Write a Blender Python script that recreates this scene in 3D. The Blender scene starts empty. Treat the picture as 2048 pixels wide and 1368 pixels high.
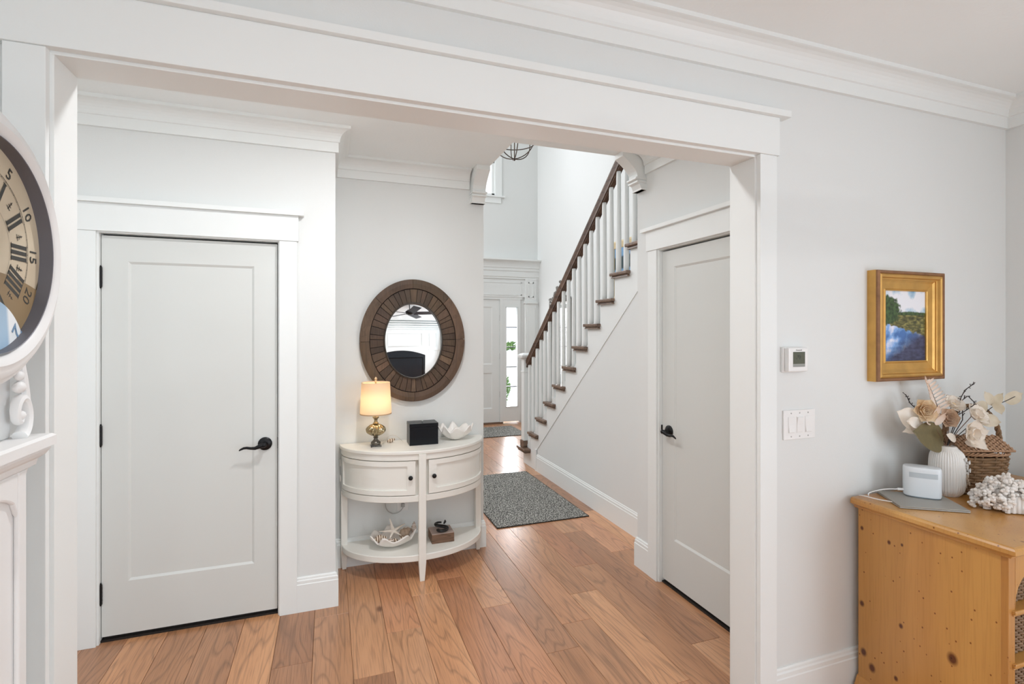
import bpy, bmesh, math, random
from math import sin, cos, pi, radians
from mathutils import Vector, Matrix
random.seed(11)
S = bpy.context.scene
C = S.collection
# ------------------------------------------------------------------ camera
cam = bpy.data.cameras.new('camera'); camo = bpy.data.objects.new('camera', cam); C.objects.link(camo)
TH = .343
camo.location = (0, 0, 1.57); camo.rotation_euler = (pi/2, 0, -TH)
cam.sensor_width = 36; cam.lens = 36*1025/2048; cam.shift_y = -21/2048; cam.clip_start = .05; cam.clip_end = 200
S.camera = camo
# ------------------------------------------------------------------ colour management, world
S.view_settings.view_transform = 'Standard'; S.view_settings.look = 'None'
S.view_settings.gamma = 1; S.view_settings.use_curve_mapping = False
S.view_settings.exposure = -.04
S.cycles.diffuse_bounces = 7
w = bpy.data.worlds.new('sky'); S.world = w; w.use_nodes = True
bg = w.node_tree.nodes['Background']; bg.inputs[0].default_value = (.86, .93, 1, 1); bg.inputs[1].default_value = 2.2
# ------------------------------------------------------------------ lights
def area(name, loc, rot, sx, sy, power, col=(1, 1, 1)):
    l = bpy.data.lights.new(name, 'AREA'); l.shape = 'RECTANGLE'; l.size = sx; l.size_y = sy
    l.energy = power; l.color = col
    o = bpy.data.objects.new(name, l); C.objects.link(o); o.location = loc; o.rotation_euler = rot
    return o
def aim(o, t):
    o.rotation_euler = (Vector(t)-o.location).to_track_quat('-Z', 'Y').to_euler()
DAY = (.82, .905, 1); FOY = (.96, .965, 1); WARM = (.96, .955, .97)
l = area('daylight_near_right', (3.16, -1.3, 1.45), (0, 0, 0), 2.6, 1.9, 105, DAY); aim(l, (-.3, -.6, 2.1))
l = area('daylight_near_left', (-.9, -1.7, 1.5), (0, 0, 0), 2.2, 1.9, 30, DAY); aim(l, (2, -.4, 1.7))
l = area('daylight_foyer_high', (.6, 8.15, 4.3), (0, 0, 0), 2.8, 1.6, 70, FOY); aim(l, (3.0, 4, 2.2))
l = area('daylight_foyer_left', (-.9, 5.7, 3.9), (0, 0, 0), 2.6, 2.0, 114, FOY); aim(l, (3.4, 5.0, 2.9))
l = area('daylight_sidelight', (2.95, 8.45, 1.15), (0, 0, 0), .22, 1.7, 24, FOY); aim(l, (2.2, 4, .2))

# ------------------------------------------------------------------ materials
def mat(name):
    m = bpy.data.materials.new(name); m.use_nodes = True
    return m, m.node_tree.nodes, m.node_tree.links, m.node_tree.nodes['Principled BSDF']
def simple(name, col, rough=.5, metal=0, bump=0, bscale=200, var=0, vscale=5, spec=.5, coat=0):
    m, n, l, b = mat(name)
    b.inputs['Base Color'].default_value = (*col, 1); b.inputs['Roughness'].default_value = rough
    b.inputs['Metallic'].default_value = metal; b.inputs['Specular IOR Level'].default_value = spec
    b.inputs['Coat Weight'].default_value = coat; b.inputs['Coat Roughness'].default_value = .08
    tc = n.new('ShaderNodeTexCoord')
    if var:
        t = n.new('ShaderNodeTexNoise'); t.inputs['Scale'].default_value = vscale; t.inputs['Detail'].default_value = 5
        l.new(tc.outputs['Object'], t.inputs['Vector'])
        r = n.new('ShaderNodeMix'); r.data_type = 'RGBA'
        r.inputs[6].default_value = (*[max(0, c*(1-var)) for c in col], 1); r.inputs[7].default_value = (*[min(1, c*(1+var)) for c in col], 1)
        l.new(t.outputs['Fac'], r.inputs[0]); l.new(r.outputs[2], b.inputs['Base Color'])
    if bump:
        t = n.new('ShaderNodeTexNoise'); t.inputs['Scale'].default_value = bscale; t.inputs['Detail'].default_value = 3
        l.new(tc.outputs['Object'], t.inputs['Vector'])
        bp = n.new('ShaderNodeBump'); bp.inputs['Strength'].default_value = bump; bp.inputs['Distance'].default_value = .002
        l.new(t.outputs['Fac'], bp.inputs['Height']); l.new(bp.outputs[0], b.inputs['Normal'])
    return m
WALL = simple('wall_paint', (.73, .75, .742), .75, bump=.12, bscale=260)
TRIM = simple('trim_paint', (.805, .833, .825), .42, bump=.03, bscale=90)
CEIL = simple('ceiling_paint', (.86, .895, .895), .85, bump=.35, bscale=60, var=.02, vscale=3)
DOOR = simple('door_paint', (.65, .668, .648), .42, bump=.04, bscale=120)
DARK = simple('dark_gap', (.012, .010, .009), .8)
BLACKM = simple('black_hardware', (.012, .012, .013), .33, metal=.6)
CREAM = simple('cream_lacquer', (.82, .81, .76), .38, bump=.03)
DISTW = simple('distressed_white', (.80, .805, .80), .45, bump=.15, bscale=40)
GOLD = simple('gilt_frame', (.62, .36, .10), .33, metal=.55, bump=.4, bscale=60, var=.28, vscale=14)
GOLDW = simple('gilt_worn', (.26, .13, .06), .55, metal=.2, bump=.5, bscale=80, var=.4, vscale=30)
PLASTIC = simple('white_plastic', (.82, .82, .81), .3)
SILVERC = simple('grey_aluminium', (.42, .42, .41), .38, metal=.65)
LAWN = simple('pale_gravel', (.85, .85, .82), .8)
LEAFG = simple('shrub_green', (.16, .28, .08), .6, var=.4, vscale=8)
STONE = simple('pale_stone', (.8, .78, .74), .8, var=.1, vscale=10)

def glassmat(name='clear_glass', rough=.0):
    m, n, l, b = mat(name); b.inputs['Transmission Weight'].default_value = 1; b.inputs['Roughness'].default_value = rough
    b.inputs['IOR'].default_value = 1.45; b.inputs['Base Color'].default_value = (.97, .98, .98, 1)
    return m
GLASS = glassmat()
def thin_glass():
    m, n, l, b = mat('window_glass')
    t = n.new('ShaderNodeBsdfTransparent'); g = n.new('ShaderNodeBsdfGlossy'); g.inputs['Roughness'].default_value = .02
    f = n.new('ShaderNodeFresnel'); f.inputs[0].default_value = 1.3; mx = n.new('ShaderNodeMixShader')
    l.new(f.outputs[0], mx.inputs[0]); l.new(t.outputs[0], mx.inputs[1]); l.new(g.outputs[0], mx.inputs[2])
    l.new(mx.outputs[0], n['Material Output'].inputs[0]); return m
PANE = thin_glass()
MIRR = simple('mirror_silver', (.93, .94, .94), .015, metal=1)

def woodmat(name, axis, cdark, cmid, clight, rough=.4, pore=.7, lines=13, objcol=False, contrast=1., stretch=.12, nscale=5, knots=True, coat=.0, bump=.12):
    m, n, l, b = mat(name)
    tc = n.new('ShaderNodeTexCoord'); oi = n.new('ShaderNodeObjectInfo')
    mul = n.new('ShaderNodeMath'); mul.operation = 'MULTIPLY'; mul.inputs[1].default_value = 43
    l.new(oi.outputs['Random'], mul.inputs[0])
    comb = n.new('ShaderNodeCombineXYZ')
    for i in range(3): l.new(mul.outputs[0], comb.inputs[i])
    add = n.new('ShaderNodeVectorMath'); add.operation = 'ADD'
    l.new(tc.outputs['Object'], add.inputs[0]); l.new(comb.outputs[0], add.inputs[1])
    mp = n.new('ShaderNodeMapping'); sc = [1, 1, 1]; sc[axis] = stretch; mp.inputs['Scale'].default_value = sc
    l.new(add.outputs[0], mp.inputs[0])
    ns = n.new('ShaderNodeTexNoise'); ns.inputs['Scale'].default_value = nscale; ns.inputs['Detail'].default_value = 2.2; ns.inputs['Roughness'].default_value = .45
    ns.inputs['Distortion'].default_value = .35
    l.new(mp.outputs[0], ns.inputs['Vector'])
    m1 = n.new('ShaderNodeMath'); m1.operation = 'MULTIPLY'; m1.inputs[1].default_value = lines; l.new(ns.outputs['Fac'], m1.inputs[0])
    m2 = n.new('ShaderNodeMath'); m2.operation = 'FRACT'; l.new(m1.outputs[0], m2.inputs[0])
    r1 = n.new('ShaderNodeValToRGB'); e = r1.color_ramp.elements
    e[0].position = 0; e[0].color = (*[c*(1-.55*contrast) + 0 for c in (1, 1, 1)], 1)
    e[1].position = .22; e[1].color = (1, 1, 1, 1)
    k = r1.color_ramp.elements.new(.88); k.color = (.93, .93, .93, 1)
    k = r1.color_ramp.elements.new(1); k.color = (1-.5*contrast,)*3+(1,)
    l.new(m2.outputs[0], r1.inputs[0])
    # pores
    mp2 = n.new('ShaderNodeMapping'); sc = [1, 1, 1]; sc[axis] = .035; mp2.inputs['Scale'].default_value = sc
    l.new(add.outputs[0], mp2.inputs[0])
    n2 = n.new('ShaderNodeTexNoise'); n2.inputs['Scale'].default_value = 170; n2.inputs['Detail'].default_value = 2; l.new(mp2.outputs[0], n2.inputs['Vector'])
    r2 = n.new('ShaderNodeValToRGB'); e = r2.color_ramp.elements
    e[0].position = .34; e[0].color = (pore, pore*.98, pore*.96, 1); e[1].position = .52; e[1].color = (1, 1, 1, 1)
    l.new(n2.outputs['Fac'], r2.inputs[0])
    # broad tone
    n3 = n.new('ShaderNodeTexNoise'); n3.inputs['Scale'].default_value = 2.3; n3.inputs['Detail'].default_value = 3; l.new(mp.outputs[0], n3.inputs['Vector'])
    r3 = n.new('ShaderNodeValToRGB'); e = r3.color_ramp.elements
    e[0].position = .3; e[0].color = (*cdark, 1); e[1].position = .7; e[1].color = (*clight, 1); k = e.new(.5); k.color = (*cmid, 1)
    l.new(n3.outputs['Fac'], r3.inputs[0])
    def mulc(a, bb, fac=1):
        x = n.new('ShaderNodeMix'); x.data_type = 'RGBA'; x.blend_type = 'MULTIPLY'; x.inputs[0].default_value = fac
        l.new(a, x.inputs[6]); l.new(bb, x.inputs[7]); return x.outputs[2]
    c = mulc(r3.outputs[0], r1.outputs[0]); c = mulc(c, r2.outputs[0], .8)
    if objcol: c = mulc(c, oi.outputs['Color'])
    if knots:
        mp4 = n.new('ShaderNodeMapping'); sc = [1, 1, 1]; sc[axis] = .55; mp4.inputs['Scale'].default_value = sc; l.new(add.outputs[0], mp4.inputs[0])
        v = n.new('ShaderNodeTexVoronoi'); v.inputs['Scale'].default_value = 3.1; v.feature = 'F1'; l.new(mp4.outputs[0], v.inputs['Vector'])
        r4 = n.new('ShaderNodeValToRGB'); e = r4.color_ramp.elements
        e[0].position = .028; e[0].color = (.28, .2, .16, 1); e[1].position = .075; e[1].color = (1, 1, 1, 1)
        l.new(v.outputs['Distance'], r4.inputs[0]); c = mulc(c, r4.outputs[0], .9)
    l.new(c, b.inputs['Base Color']); b.inputs['Roughness'].default_value = rough; b.inputs['Coat Weight'].default_value = coat; b.inputs['Coat Roughness'].default_value = .22
    bp = n.new('ShaderNodeBump'); bp.inputs['Strength'].default_value = bump; bp.inputs['Distance'].default_value = .001
    l.new(n2.outputs['Fac'], bp.inputs['Height']); l.new(bp.outputs[0], b.inputs['Normal'])
    return m
OAK = woodmat('oak_floor', 1, (.44, .215, .105), (.55, .28, .142), (.64, .35, .19), rough=.32, objcol=True, lines=24, contrast=.62, coat=.38, nscale=4.2)
TREAD = woodmat('oak_tread', 0, (.16, .10, .07), (.20, .13, .09), (.24, .16, .115), rough=.35, knots=False)
RAIL = woodmat('walnut_rail', 1, (.09, .05, .03), (.13, .075, .048), (.17, .10, .065), rough=.55, knots=False)
RUSTIC = woodmat('rustic_brown_wood', 2, (.055, .032, .018), (.095, .056, .033), (.15, .092, .056), rough=.6, objcol=True, lines=3, nscale=11, bump=.5, stretch=.9, contrast=.45, knots=True)
BLOCKW = woodmat('block_wood', 0, (.12, .06, .035), (.20, .11, .065), (.28, .17, .11), rough=.6, nscale=14)
BLOCKTOP = simple('block_top_paint', (.42, .33, .29), .6, var=.15, vscale=30)
# knotty pine with speckles
def pine():
    m = woodmat('knotty_pine', 2, (.44, .195, .05), (.55, .27, .07), (.63, .34, .095), rough=.28, pore=.9, lines=4, contrast=.14, stretch=.1, nscale=4, knots=False, coat=.25, bump=.05)
    n, l = m.node_tree.nodes, m.node_tree.links; b = n['Principled BSDF']
    src = b.inputs['Base Color'].links[0].from_socket
    tc = n.new('ShaderNodeTexCoord')
    def spots(scale, r0, r1, col, zs=.8, thr=None, off=(0, 0, 0)):
        nonlocal src
        mp = n.new('ShaderNodeMapping'); mp.inputs['Scale'].default_value = (1, 1, zs); mp.inputs['Location'].default_value = off
        l.new(tc.outputs['Object'], mp.inputs[0])
        v = n.new('ShaderNodeTexVoronoi'); v.inputs['Scale'].default_value = scale; l.new(mp.outputs[0], v.inputs['Vector'])
        r = n.new('ShaderNodeValToRGB'); e = r.color_ramp.elements; e[0].position = r0; e[0].color = (*col, 1); e[1].position = r1; e[1].color = (1, 1, 1, 1)
        l.new(v.outputs['Distance'], r.inputs[0])
        x = n.new('ShaderNodeMix'); x.data_type = 'RGBA'; x.blend_type = 'MULTIPLY'; x.inputs[0].default_value = 1
        l.new(src, x.inputs[6]); l.new(r.outputs[0], x.inputs[7])
        if thr:
            sp = n.new('ShaderNodeSeparateColor'); l.new(v.outputs['Color'], sp.inputs[0])
            g = n.new('ShaderNodeMath'); g.operation = 'GREATER_THAN'; g.inputs[1].default_value = thr; l.new(sp.outputs[0], g.inputs[0]); l.new(g.outputs[0], x.inputs[0])
        src = x.outputs[2]
    spots(34, .07, .12, (.35, .2, .12), thr=.45)
    spots(75, .10, .17, (.4, .25, .15), thr=.72, off=(.3, .1, .2))
    spots(8, .055, .085, (.22, .10, .06), zs=.75, thr=.55, off=(.5, .43, .17))
    for (y, z, rr) in ((1.558, .731, .007), (1.446, .713, .007), (1.396, .722, .005), (1.558, .409, .010), (1.40, .398, .008), (1.551, .206, .013), (1.515, .16, .014), (1.419, .177, .008), (1.221, .375, .017)):
        vd = n.new('ShaderNodeVectorMath'); vd.operation = 'SUBTRACT'; l.new(tc.outputs['Object'], vd.inputs[0]); vd.inputs[1].default_value = (2.143, y, z)
        vm = n.new('ShaderNodeVectorMath'); vm.operation = 'MULTIPLY'; l.new(vd.outputs[0], vm.inputs[0]); vm.inputs[1].default_value = (1, 1.0, .75)
        vl = n.new('ShaderNodeVectorMath'); vl.operation = 'LENGTH'; l.new(vm.outputs[0], vl.inputs[0])
        mr = n.new('ShaderNodeMapRange'); mr.inputs[1].default_value = rr*.55; mr.inputs[2].default_value = rr*1.25; l.new(vl.outputs['Value'], mr.inputs[0])
        r = n.new('ShaderNodeValToRGB'); e = r.color_ramp.elements; e[0].position = 0; e[0].color = (.20, .10, .06, 1); e[1].position = 1; e[1].color = (1, 1, 1, 1); l.new(mr.outputs[0], r.inputs[0])
        x = n.new('ShaderNodeMix'); x.data_type = 'RGBA'; x.blend_type = 'MULTIPLY'; x.inputs[0].default_value = 1
        l.new(src, x.inputs[6]); l.new(r.outputs[0], x.inputs[7]); src = x.outputs[2]
    l.new(src, b.inputs['Base Color'])
    return m
PINE = pine()

def rugmat():
    m, n, l, b = mat('grey_tweed_rug')
    tc = n.new('ShaderNodeTexCoord'); v = n.new('ShaderNodeTexNoise'); v.inputs['Scale'].default_value = 95; v.inputs['Detail'].default_value = 3
    l.new(tc.outputs['Object'], v.inputs['Vector'])
    r = n.new('ShaderNodeValToRGB'); e = r.color_ramp.elements
    e[0].position = .40; e[0].color = (.045, .045, .042, 1); e[1].position = .62; e[1].color = (.52, .51, .47, 1); k = e.new(.5); k.color = (.20, .20, .185, 1)
    l.new(v.outputs['Fac'], r.inputs[0]); l.new(r.outputs[0], b.inputs['Base Color']); b.inputs['Roughness'].default_value = .95
    b.inputs['Specular IOR Level'].default_value = .1
    bp = n.new('ShaderNodeBump'); bp.inputs['Strength'].default_value = .7; bp.inputs['Distance'].default_value = .004
    l.new(v.outputs['Fac'], bp.inputs['Height']); l.new(bp.outputs[0], b.inputs['Normal'])
    return m
RUG = rugmat()
RUBBER = simple('rug_edge', (.018, .015, .013), .8)

# ------------------------------------------------------------------ mesh helpers
class MB:
    def __init__(s): s.bm = bmesh.new()
    def box(s, x0, x1, y0, y1, z0, z1, bev=0):
        vs = [s.bm.verts.new((x, y, z)) for z in (z0, z1) for x, y in ((x0, y0), (x1, y0), (x1, y1), (x0, y1))]
        fs = [s.bm.faces.new([vs[i] for i in f]) for f in ((3, 2, 1, 0), (4, 5, 6, 7), (0, 1, 5, 4), (1, 2, 6, 5), (2, 3, 7, 6), (3, 0, 4, 7))]
        if bev:
            es = list({e for f in fs for e in f.edges})
            bmesh.ops.bevel(s.bm, geom=es, offset=bev, segments=2, affect='EDGES', profile=.6)
        return s
    def rings(s, rings, closed=True, cap=True, loop=False):
        V = [[s.bm.verts.new(p) for p in r] for r in rings]
        n = len(V[0]); R = len(V)
        for i in range(R if loop else R-1):
            a, b = V[i], V[(i+1) % R]
            for j in range(n if closed else n-1):
                k = (j+1) % n
                try: s.bm.faces.new((a[j], a[k], b[k], b[j]))
                except ValueError: pass
        if cap and closed and not loop:
            try: s.bm.faces.new(V[0][::-1]); s.bm.faces.new(V[-1])
            except ValueError: pass
        return s
    def lathe(s, prof, c=(0, 0, 0), seg=32, ax='z', sx=1, sy=1, ang0=0):
        R = []
        for r, z in prof:
            ring = []
            for i in range(seg):
                a = ang0+2*pi*i/seg; u, v = r*cos(a)*sx, r*sin(a)*sy
                p = {'z': (u, v, z), 'x': (z, u, v), 'y': (u, -z, v)}[ax]
                ring.append((c[0]+p[0], c[1]+p[1], c[2]+p[2]))
            R.append(ring)
        return s.rings(R)
    def tube(s, pts, rad, seg=8, cap=True, flat=1):
        pts = [Vector(p) for p in pts]; n = len(pts)
        if not hasattr(rad, '__len__'): rad = [rad]*n
        R = []; up = None
        for i, p in enumerate(pts):
            t = (pts[min(i+1, n-1)]-pts[max(i-1, 0)]).normalized()
            if up is None:
                up = Vector((0, 0, 1)) if abs(t.z) < .9 else Vector((1, 0, 0))
            a = t.cross(up).normalized(); b = a.cross(t).normalized(); up = b
            R.append([p+(a*cos(2*pi*k/seg)+b*sin(2*pi*k/seg)*flat)*rad[i] for k in range(seg)])
        return s.rings(R, cap=cap)
    def sweep(s, path, prof, side=1):
        """profile (d, z) swept along a plan path with mitred corners; d is measured to the left of travel (side=1)"""
        P = [Vector(p) for p in path]; n = len(P); R = []
        for i, p in enumerate(P):
            ns = []
            if i > 0: t = (P[i]-P[i-1]).normalized(); ns.append(Vector((-t.y, t.x))*side)
            if i < n-1: t = (P[i+1]-P[i]).normalized(); ns.append(Vector((-t.y, t.x))*side)
            m = ns[0] if len(ns) == 1 else (ns[0]+ns[1])/(1+ns[0].dot(ns[1]))
            R.append([(p.x+m.x*d, p.y+m.y*d, z) for d, z in prof])
        return s.rings(R)
    def prism(s, pts, ax, a, b):
        f = {'x': lambda u, v, w: (w, u, v), 'y': lambda u, v, w: (u, w, v), 'z': lambda u, v, w: (u, v, w)}[ax]
        return s.rings([[f(u, v, a) for u, v in pts], [f(u, v, b) for u, v in pts]])
    def ico(s, c, r, sub=1, sc=(1, 1, 1)):
        g = bmesh.ops.create_icosphere(s.bm, subdivisions=sub, radius=r)
        for v in g['verts']: v.co = Vector((v.co.x*sc[0]+c[0], v.co.y*sc[1]+c[1], v.co.z*sc[2]+c[2]))
        return s
    def quad(s, *p):
        s.bm.faces.new([s.bm.verts.new(q) for q in p]); return s
    def xf(s, M):
        bmesh.ops.transform(s.bm, matrix=M, verts=s.bm.verts); return s
    def build(s, name, m, parent=None, smooth=False, bevel=0, origin=None, weld=False):
        if weld: bmesh.ops.remove_doubles(s.bm, verts=s.bm.verts, dist=1e-5)
        bmesh.ops.recalc_face_normals(s.bm, faces=s.bm.faces)
        me = bpy.data.meshes.new(name); s.bm.to_mesh(me); s.bm.free()
        o = bpy.data.objects.new(name, me); C.objects.link(o)
        for x in (m if isinstance(m, (list, tuple)) else [m]): me.materials.append(x)
        if smooth:
            for p in me.polygons: p.use_smooth = True
            try:
                me.set_sharp_from_angle(angle=radians(42))
            except Exception: pass
        if bevel:
            md = o.modifiers.new('b', 'BEVEL'); md.width = bevel; md.segments = 2; md.limit_method = 'ANGLE'; md.angle_limit = radians(40)
        if origin is not None:
            me.transform(Matrix.Translation(-Vector(origin))); o.location = origin
        if parent is not None:
            o.parent = parent
            o.matrix_parent_inverse = Matrix.Translation(parent.location).inverted() if parent.parent is None else parent_inv(parent)
        return o
def parent_inv(p):
    M = Matrix.Identity(4); q = p; chain = []
    while q: chain.append(q); q = q.parent
    for q in reversed(chain): M = M @ q.matrix_parent_inverse @ Matrix.Translation(q.location)
    return M.inverted()
def tag(o, label, cat, group=None, kind=None):
    o['label'] = label; o['category'] = cat
    if group: o['group'] = group
    if kind: o['kind'] = kind
    return o
def thing(name, loc, label, cat, group=None):
    o = bpy.data.objects.new(name, None); C.objects.link(o); o.location = loc; o.empty_display_size = .05
    return tag(o, label, cat, group)
def st(o): o['kind'] = 'structure'; return o
def part(o, label): o['label'] = label; return o

# ------------------------------------------------------------------ dimensions
YN, YNB = 1.61, 1.735          # near wall, room side / hall side
XL, XR, ZH = -.654, 1.609, 2.27  # cased opening
ZC = 2.73                      # lower ceiling
YA = 3.60                      # alcove back wall
XA, XE = .035, 1.064           # alcove left corner, wall end
YD = 3.11                      # left door wall
XRW, XS = 1.95, 2.21           # right closet wall, under-stair wall
YJ = 2.956                     # where the right wall jogs
YF, XF, ZF = 8.30, 3.44, 5.4   # foyer front wall, right wall, ceiling

# ------------------------------------------------------------------ floor and planks
fl = st(MB().box(-1.7, 3.7, -3.7, 9.0, -.12, -.012).build('floor', DARK))
Wp = .1787; E0 = -.789
JO = {3: 2.62, 4: 3.004, 5: 2.416, 6: 2.73, 7: 3.06, 10: 2.294, 11: 2.496, 12: 2.764, 13: 3.08, 14: 3.62}
tones = [(1, 1, 1), (1.08, 1.04, 1.0), (.90, .86, .82), (1.04, .95, .93), (.80, .76, .75), (1.16, 1.13, 1.08), (.96, .87, .86)]
count = 0
for i in range(-4, 24):
    x0 = E0+Wp*i; x1 = x0+Wp
    x0c, x1c = max(x0, -1.6), min(x1, 3.44)
    if x1c-x0c < .03: continue
    js = []
    y = JO.get(i, 2.0+random.random()*1.6); js.append(y)
    yy = y
    while yy < 8.7:
        yy += random.choice((1.1, 1.45, 1.8, 2.1))+random.random()*.1; js.append(yy)
    yy = y; first = True
    while yy > -3.4:
        yy -= (.857 if (i == 12 and first) else random.choice((1.2, 1.5, 1.9, 2.2))); first = False; js.append(yy)
    js.sort()
    for a, b in zip(js[:-1], js[1:]):
        a2, b2 = max(a, -3.4), min(b, 8.75)
        if b2-a2 < .05: continue
        cx, cy = (x0c+x1c)/2, (a2+b2)/2
        g = .0007
        mb = MB(); hx, hy = (x1c-x0c)/2-g, (b2-a2)/2-g; ch = .0012
        mb.rings([[(-hx, -hy, -.012), (hx, -hy, -.012), (hx, hy, -.012), (-hx, hy, -.012)],
                  [(-hx, -hy, -ch), (hx, -hy, -ch), (hx, hy, -ch), (-hx, hy, -ch)],
                  [(-hx+ch, -hy+ch, 0), (hx-ch, -hy+ch, 0), (hx-ch, hy-ch, 0), (-hx+ch, hy-ch, 0)]])
        o = mb.build('plank', OAK); o.location = (cx, cy, 0); o.parent = fl
        t = random.choice(tones); k = 1
        if i == 12 and abs(b-2.764) < .01: t = (1.25, 1.28, 1.28)
        if i == 1: t = (.80, .76, .74)
        if i == 2: t = (1.12, 1.08, 1.0)
        if i in (13, 14, 11) and t[0] > 1: t = (.97, .9, .86)
        o.color = (t[0]*k, t[1]*k, t[2]*k, 1); count += 1
print('planks', count)

# ------------------------------------------------------------------ walls and ceilings
def wallobj(name, boxes, m=WALL):
    mb = MB()
    for b in boxes: mb.box(*b)
    return st(mb.build(name, m))
e = .12
wallobj('wall_near', [(-1.1, XL-.012, YN, YNB, 0, ZC), (XR+.012, 3.36, YN, YNB, 0, ZC), (XL-.012, XR+.012, YN, YNB, ZH+.012, ZC)])
wallobj('wall_near_right', [(3.24, 3.36, -3.4, YN, 0, ZC)])
wallobj('wall_near_left', [(-1.1, -.98, -3.4, YN, 0, ZC)])
wallobj('wall_rear', [(-1.1, 3.36, -3.52, -3.4, 0, ZC)])
st(MB().box(-1.1, 3.36, -3.52, YN, ZC, ZC+.15).build('ceiling', CEIL))
st(MB().box(-1.6, XE, YN, YA, ZC, ZC+.15).box(XE, 2.06, YN, 2.96, ZC, ZC+.15).build('ceiling', CEIL))
st(MB().box(-1.1, XF+.1, 1.7, YF+.1, ZF, ZF+.1).build('ceiling', CEIL))
wallobj('wall_hall_left', [(-1.62, -1.5, YNB, YD+.2, 0, ZC)])
wallobj('wall_left_door', [(-1.5, -1.098, YD, YD+.12, 0, ZC), (-.252, XA, YD, YD+.12, 0, ZC), (-1.098, -.252, YD, YD+.12, 2.082, ZC),
                           (XA-.12, XA, YD+.12, YA+.12, 0, ZC)])
wallobj('wall_alcove', [(XA, XE, YA, YA+.12, 0, ZC)])
wallobj('wall_right_door', [(XRW, XRW+.12, YNB, 1.886, 0, ZC), (XRW, XRW+.12, 2.726, YJ, 0, ZC), (XRW, XRW+.12, 1.886, 2.726, 2.092, ZC), (XRW+.12, XS, YJ-.12, YJ, 0, ZC)])
# left closet walls; black sheets behind both doors paint the gap shade
wallobj('wall_closet_left', [(-1.5, -.1, YD+.7, YD+.8, 0, ZC), (-1.6, -1.5, YD+.1, YD+.8, 0, ZC), (-.185, -.085, YD+.12, YD+.8, 0, ZC)])
# foyer
wallobj('wall_foyer_front', [(-1.1, 2.28-.42, YF, YF+.12, 0, 3.87), (2.40+.38, 3.10, YF, YF+.12, 2.13, 3.87), (-1.1, 1.70, YF, YF+.12, 3.87, ZF), (1.86, 2.78, YF, YF+.12, 2.13, 3.87),
                             (2.70, XF, YF, YF+.12, 3.87, ZF), (1.70, 2.70, YF, YF+.12, 5.05, ZF), (3.10, XF, YF, YF+.12, 0, 3.87)])
wallobj('wall_foyer_right', [(XF, XF+.12, 1.7, YF+.12, 0, ZF)])
wallobj('wall_foyer_left', [(-1.1, -.98, YA+.12, YF, 0, ZF)])
wallobj('wall_foyer_back', [(-1.1, XE, YA+.0, YA+.12, ZC+.15, ZF), (XE-.1, XE, 2.86, YA, ZC+.15, ZF), (XE-.1, 2.09, 2.84, 2.96, ZC+.15, ZF), (1.97, 2.09, 1.7, 2.84, ZC, ZF), (2.09, XF, 1.7, 1.82, ZC, ZF), (-1.1, -.1, YA+.12, YA+.24, 0, ZC+.15)])

# crown mouldings
def crown_prof(z=ZC, k=1.):
    p = [(0, z-.137), (.017, z-.137), (.017, z-.083), (.024, z-.080)]
    for i in range(7):
        a = i/6*pi/2
        p.append((.024+.052*(1-cos(a))*1.0, z-.080+.062*sin(a)))
    p += [(.082, z-.016), (.082, z), (0, z)]
    return p
def trim(name, mb, m=TRIM, **k): return st(mb.build(name, m, **k))
trim('trim_1', MB().sweep([(-.98, -3.4), (-.98, YN), (3.24, YN), (3.24, -3.4), (-.98, -3.4)], crown_prof(), side=-1))
trim('trim_2', MB().sweep([(-1.5, YNB+.001), (-1.5, YD), (XA, YD), (XA, YA), (.955, YA)], crown_prof(), side=-1))
trim('trim_3', MB().sweep([(XRW, 2.85), (XRW, YNB), (-1.5, YNB)], crown_prof(), side=1 if False else -1))
# baseboards
def bb_prof(h=.192, t=.016):
    return [(0, 0), (t, 0), (t, h-.040), (t-.003, h-.036), (t-.003, h-.020), (t-.007, h-.014), (t-.008, h-.006), (t-.012, h), (0, h)]
def base(name, path, side): return trim(name, MB().sweep(path, bb_prof(), side=side))
base('baseboard_near_right', [(1.70, YN), (3.24, YN), (3.24, -3.4)], -1)
base('baseboard_near_left', [(-.98, -3.4), (-.98, YN), (-.745, YN)], -1)
base('baseboard_left', [(-.168, YD), (XA, YD), (XA, YA), (XE, YA), (XE, YA+.12), (-.1, YA+.12)], -1)
base('baseboard_right_door', [(XRW, 2.812), (XRW, YJ), (XS, YJ)], 1)
base('baseboard_right', [(XS, YJ), (XS, 5.335)], 1)
base('baseboard_foyer_front', [(-.98, YF), (1.80, YF)], -1)
trim('trim_4', MB().box(XS-.02, XS, 5.335, 5.365, 0, .24))

# cased opening: jamb, casings, head, cap
trim('trim_5', MB().box(XL-.014, XL, YN-.001, YNB+.001, 0, ZH).box(XR, XR+.014, YN-.001, YNB+.001, 0, ZH).box(XL-.014, XR+.014, YN-.001, YNB+.001, ZH, ZH+.014), bevel=.001)
cs = .009
trim('trim_6', MB().box(XL-cs-.086, XL-cs, YN-.021, YN, 0, ZH+.009), bevel=.0015)
trim('trim_7', MB().box(XR+cs, XR+cs+.086, YN-.021, YN, 0, ZH+.009), bevel=.0015)
trim('trim_8', MB().box(XL-cs-.10, XR+cs+.095, YN-.027, YN, ZH+.009, 2.432), bevel=.0015)
trim('trim_9', MB().box(XL-cs-.14, XR+cs+.135, YN-.047, YN, 2.432, 2.458), bevel=.0015)
trim('trim_10', MB().box(XL-cs-.086, XL-cs, YNB, YNB+.02, 0, ZH+.009).box(XR+cs, XR+cs+.086, YNB, YNB+.02, 0, ZH+.009).box(XL-cs-.095, XR+cs+.095, YNB, YNB+.025, ZH+.009, 2.432).box(XL-cs-.13, XR+cs+.13, YNB, YNB+.045, 2.432, 2.458), bevel=.0015)
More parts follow.
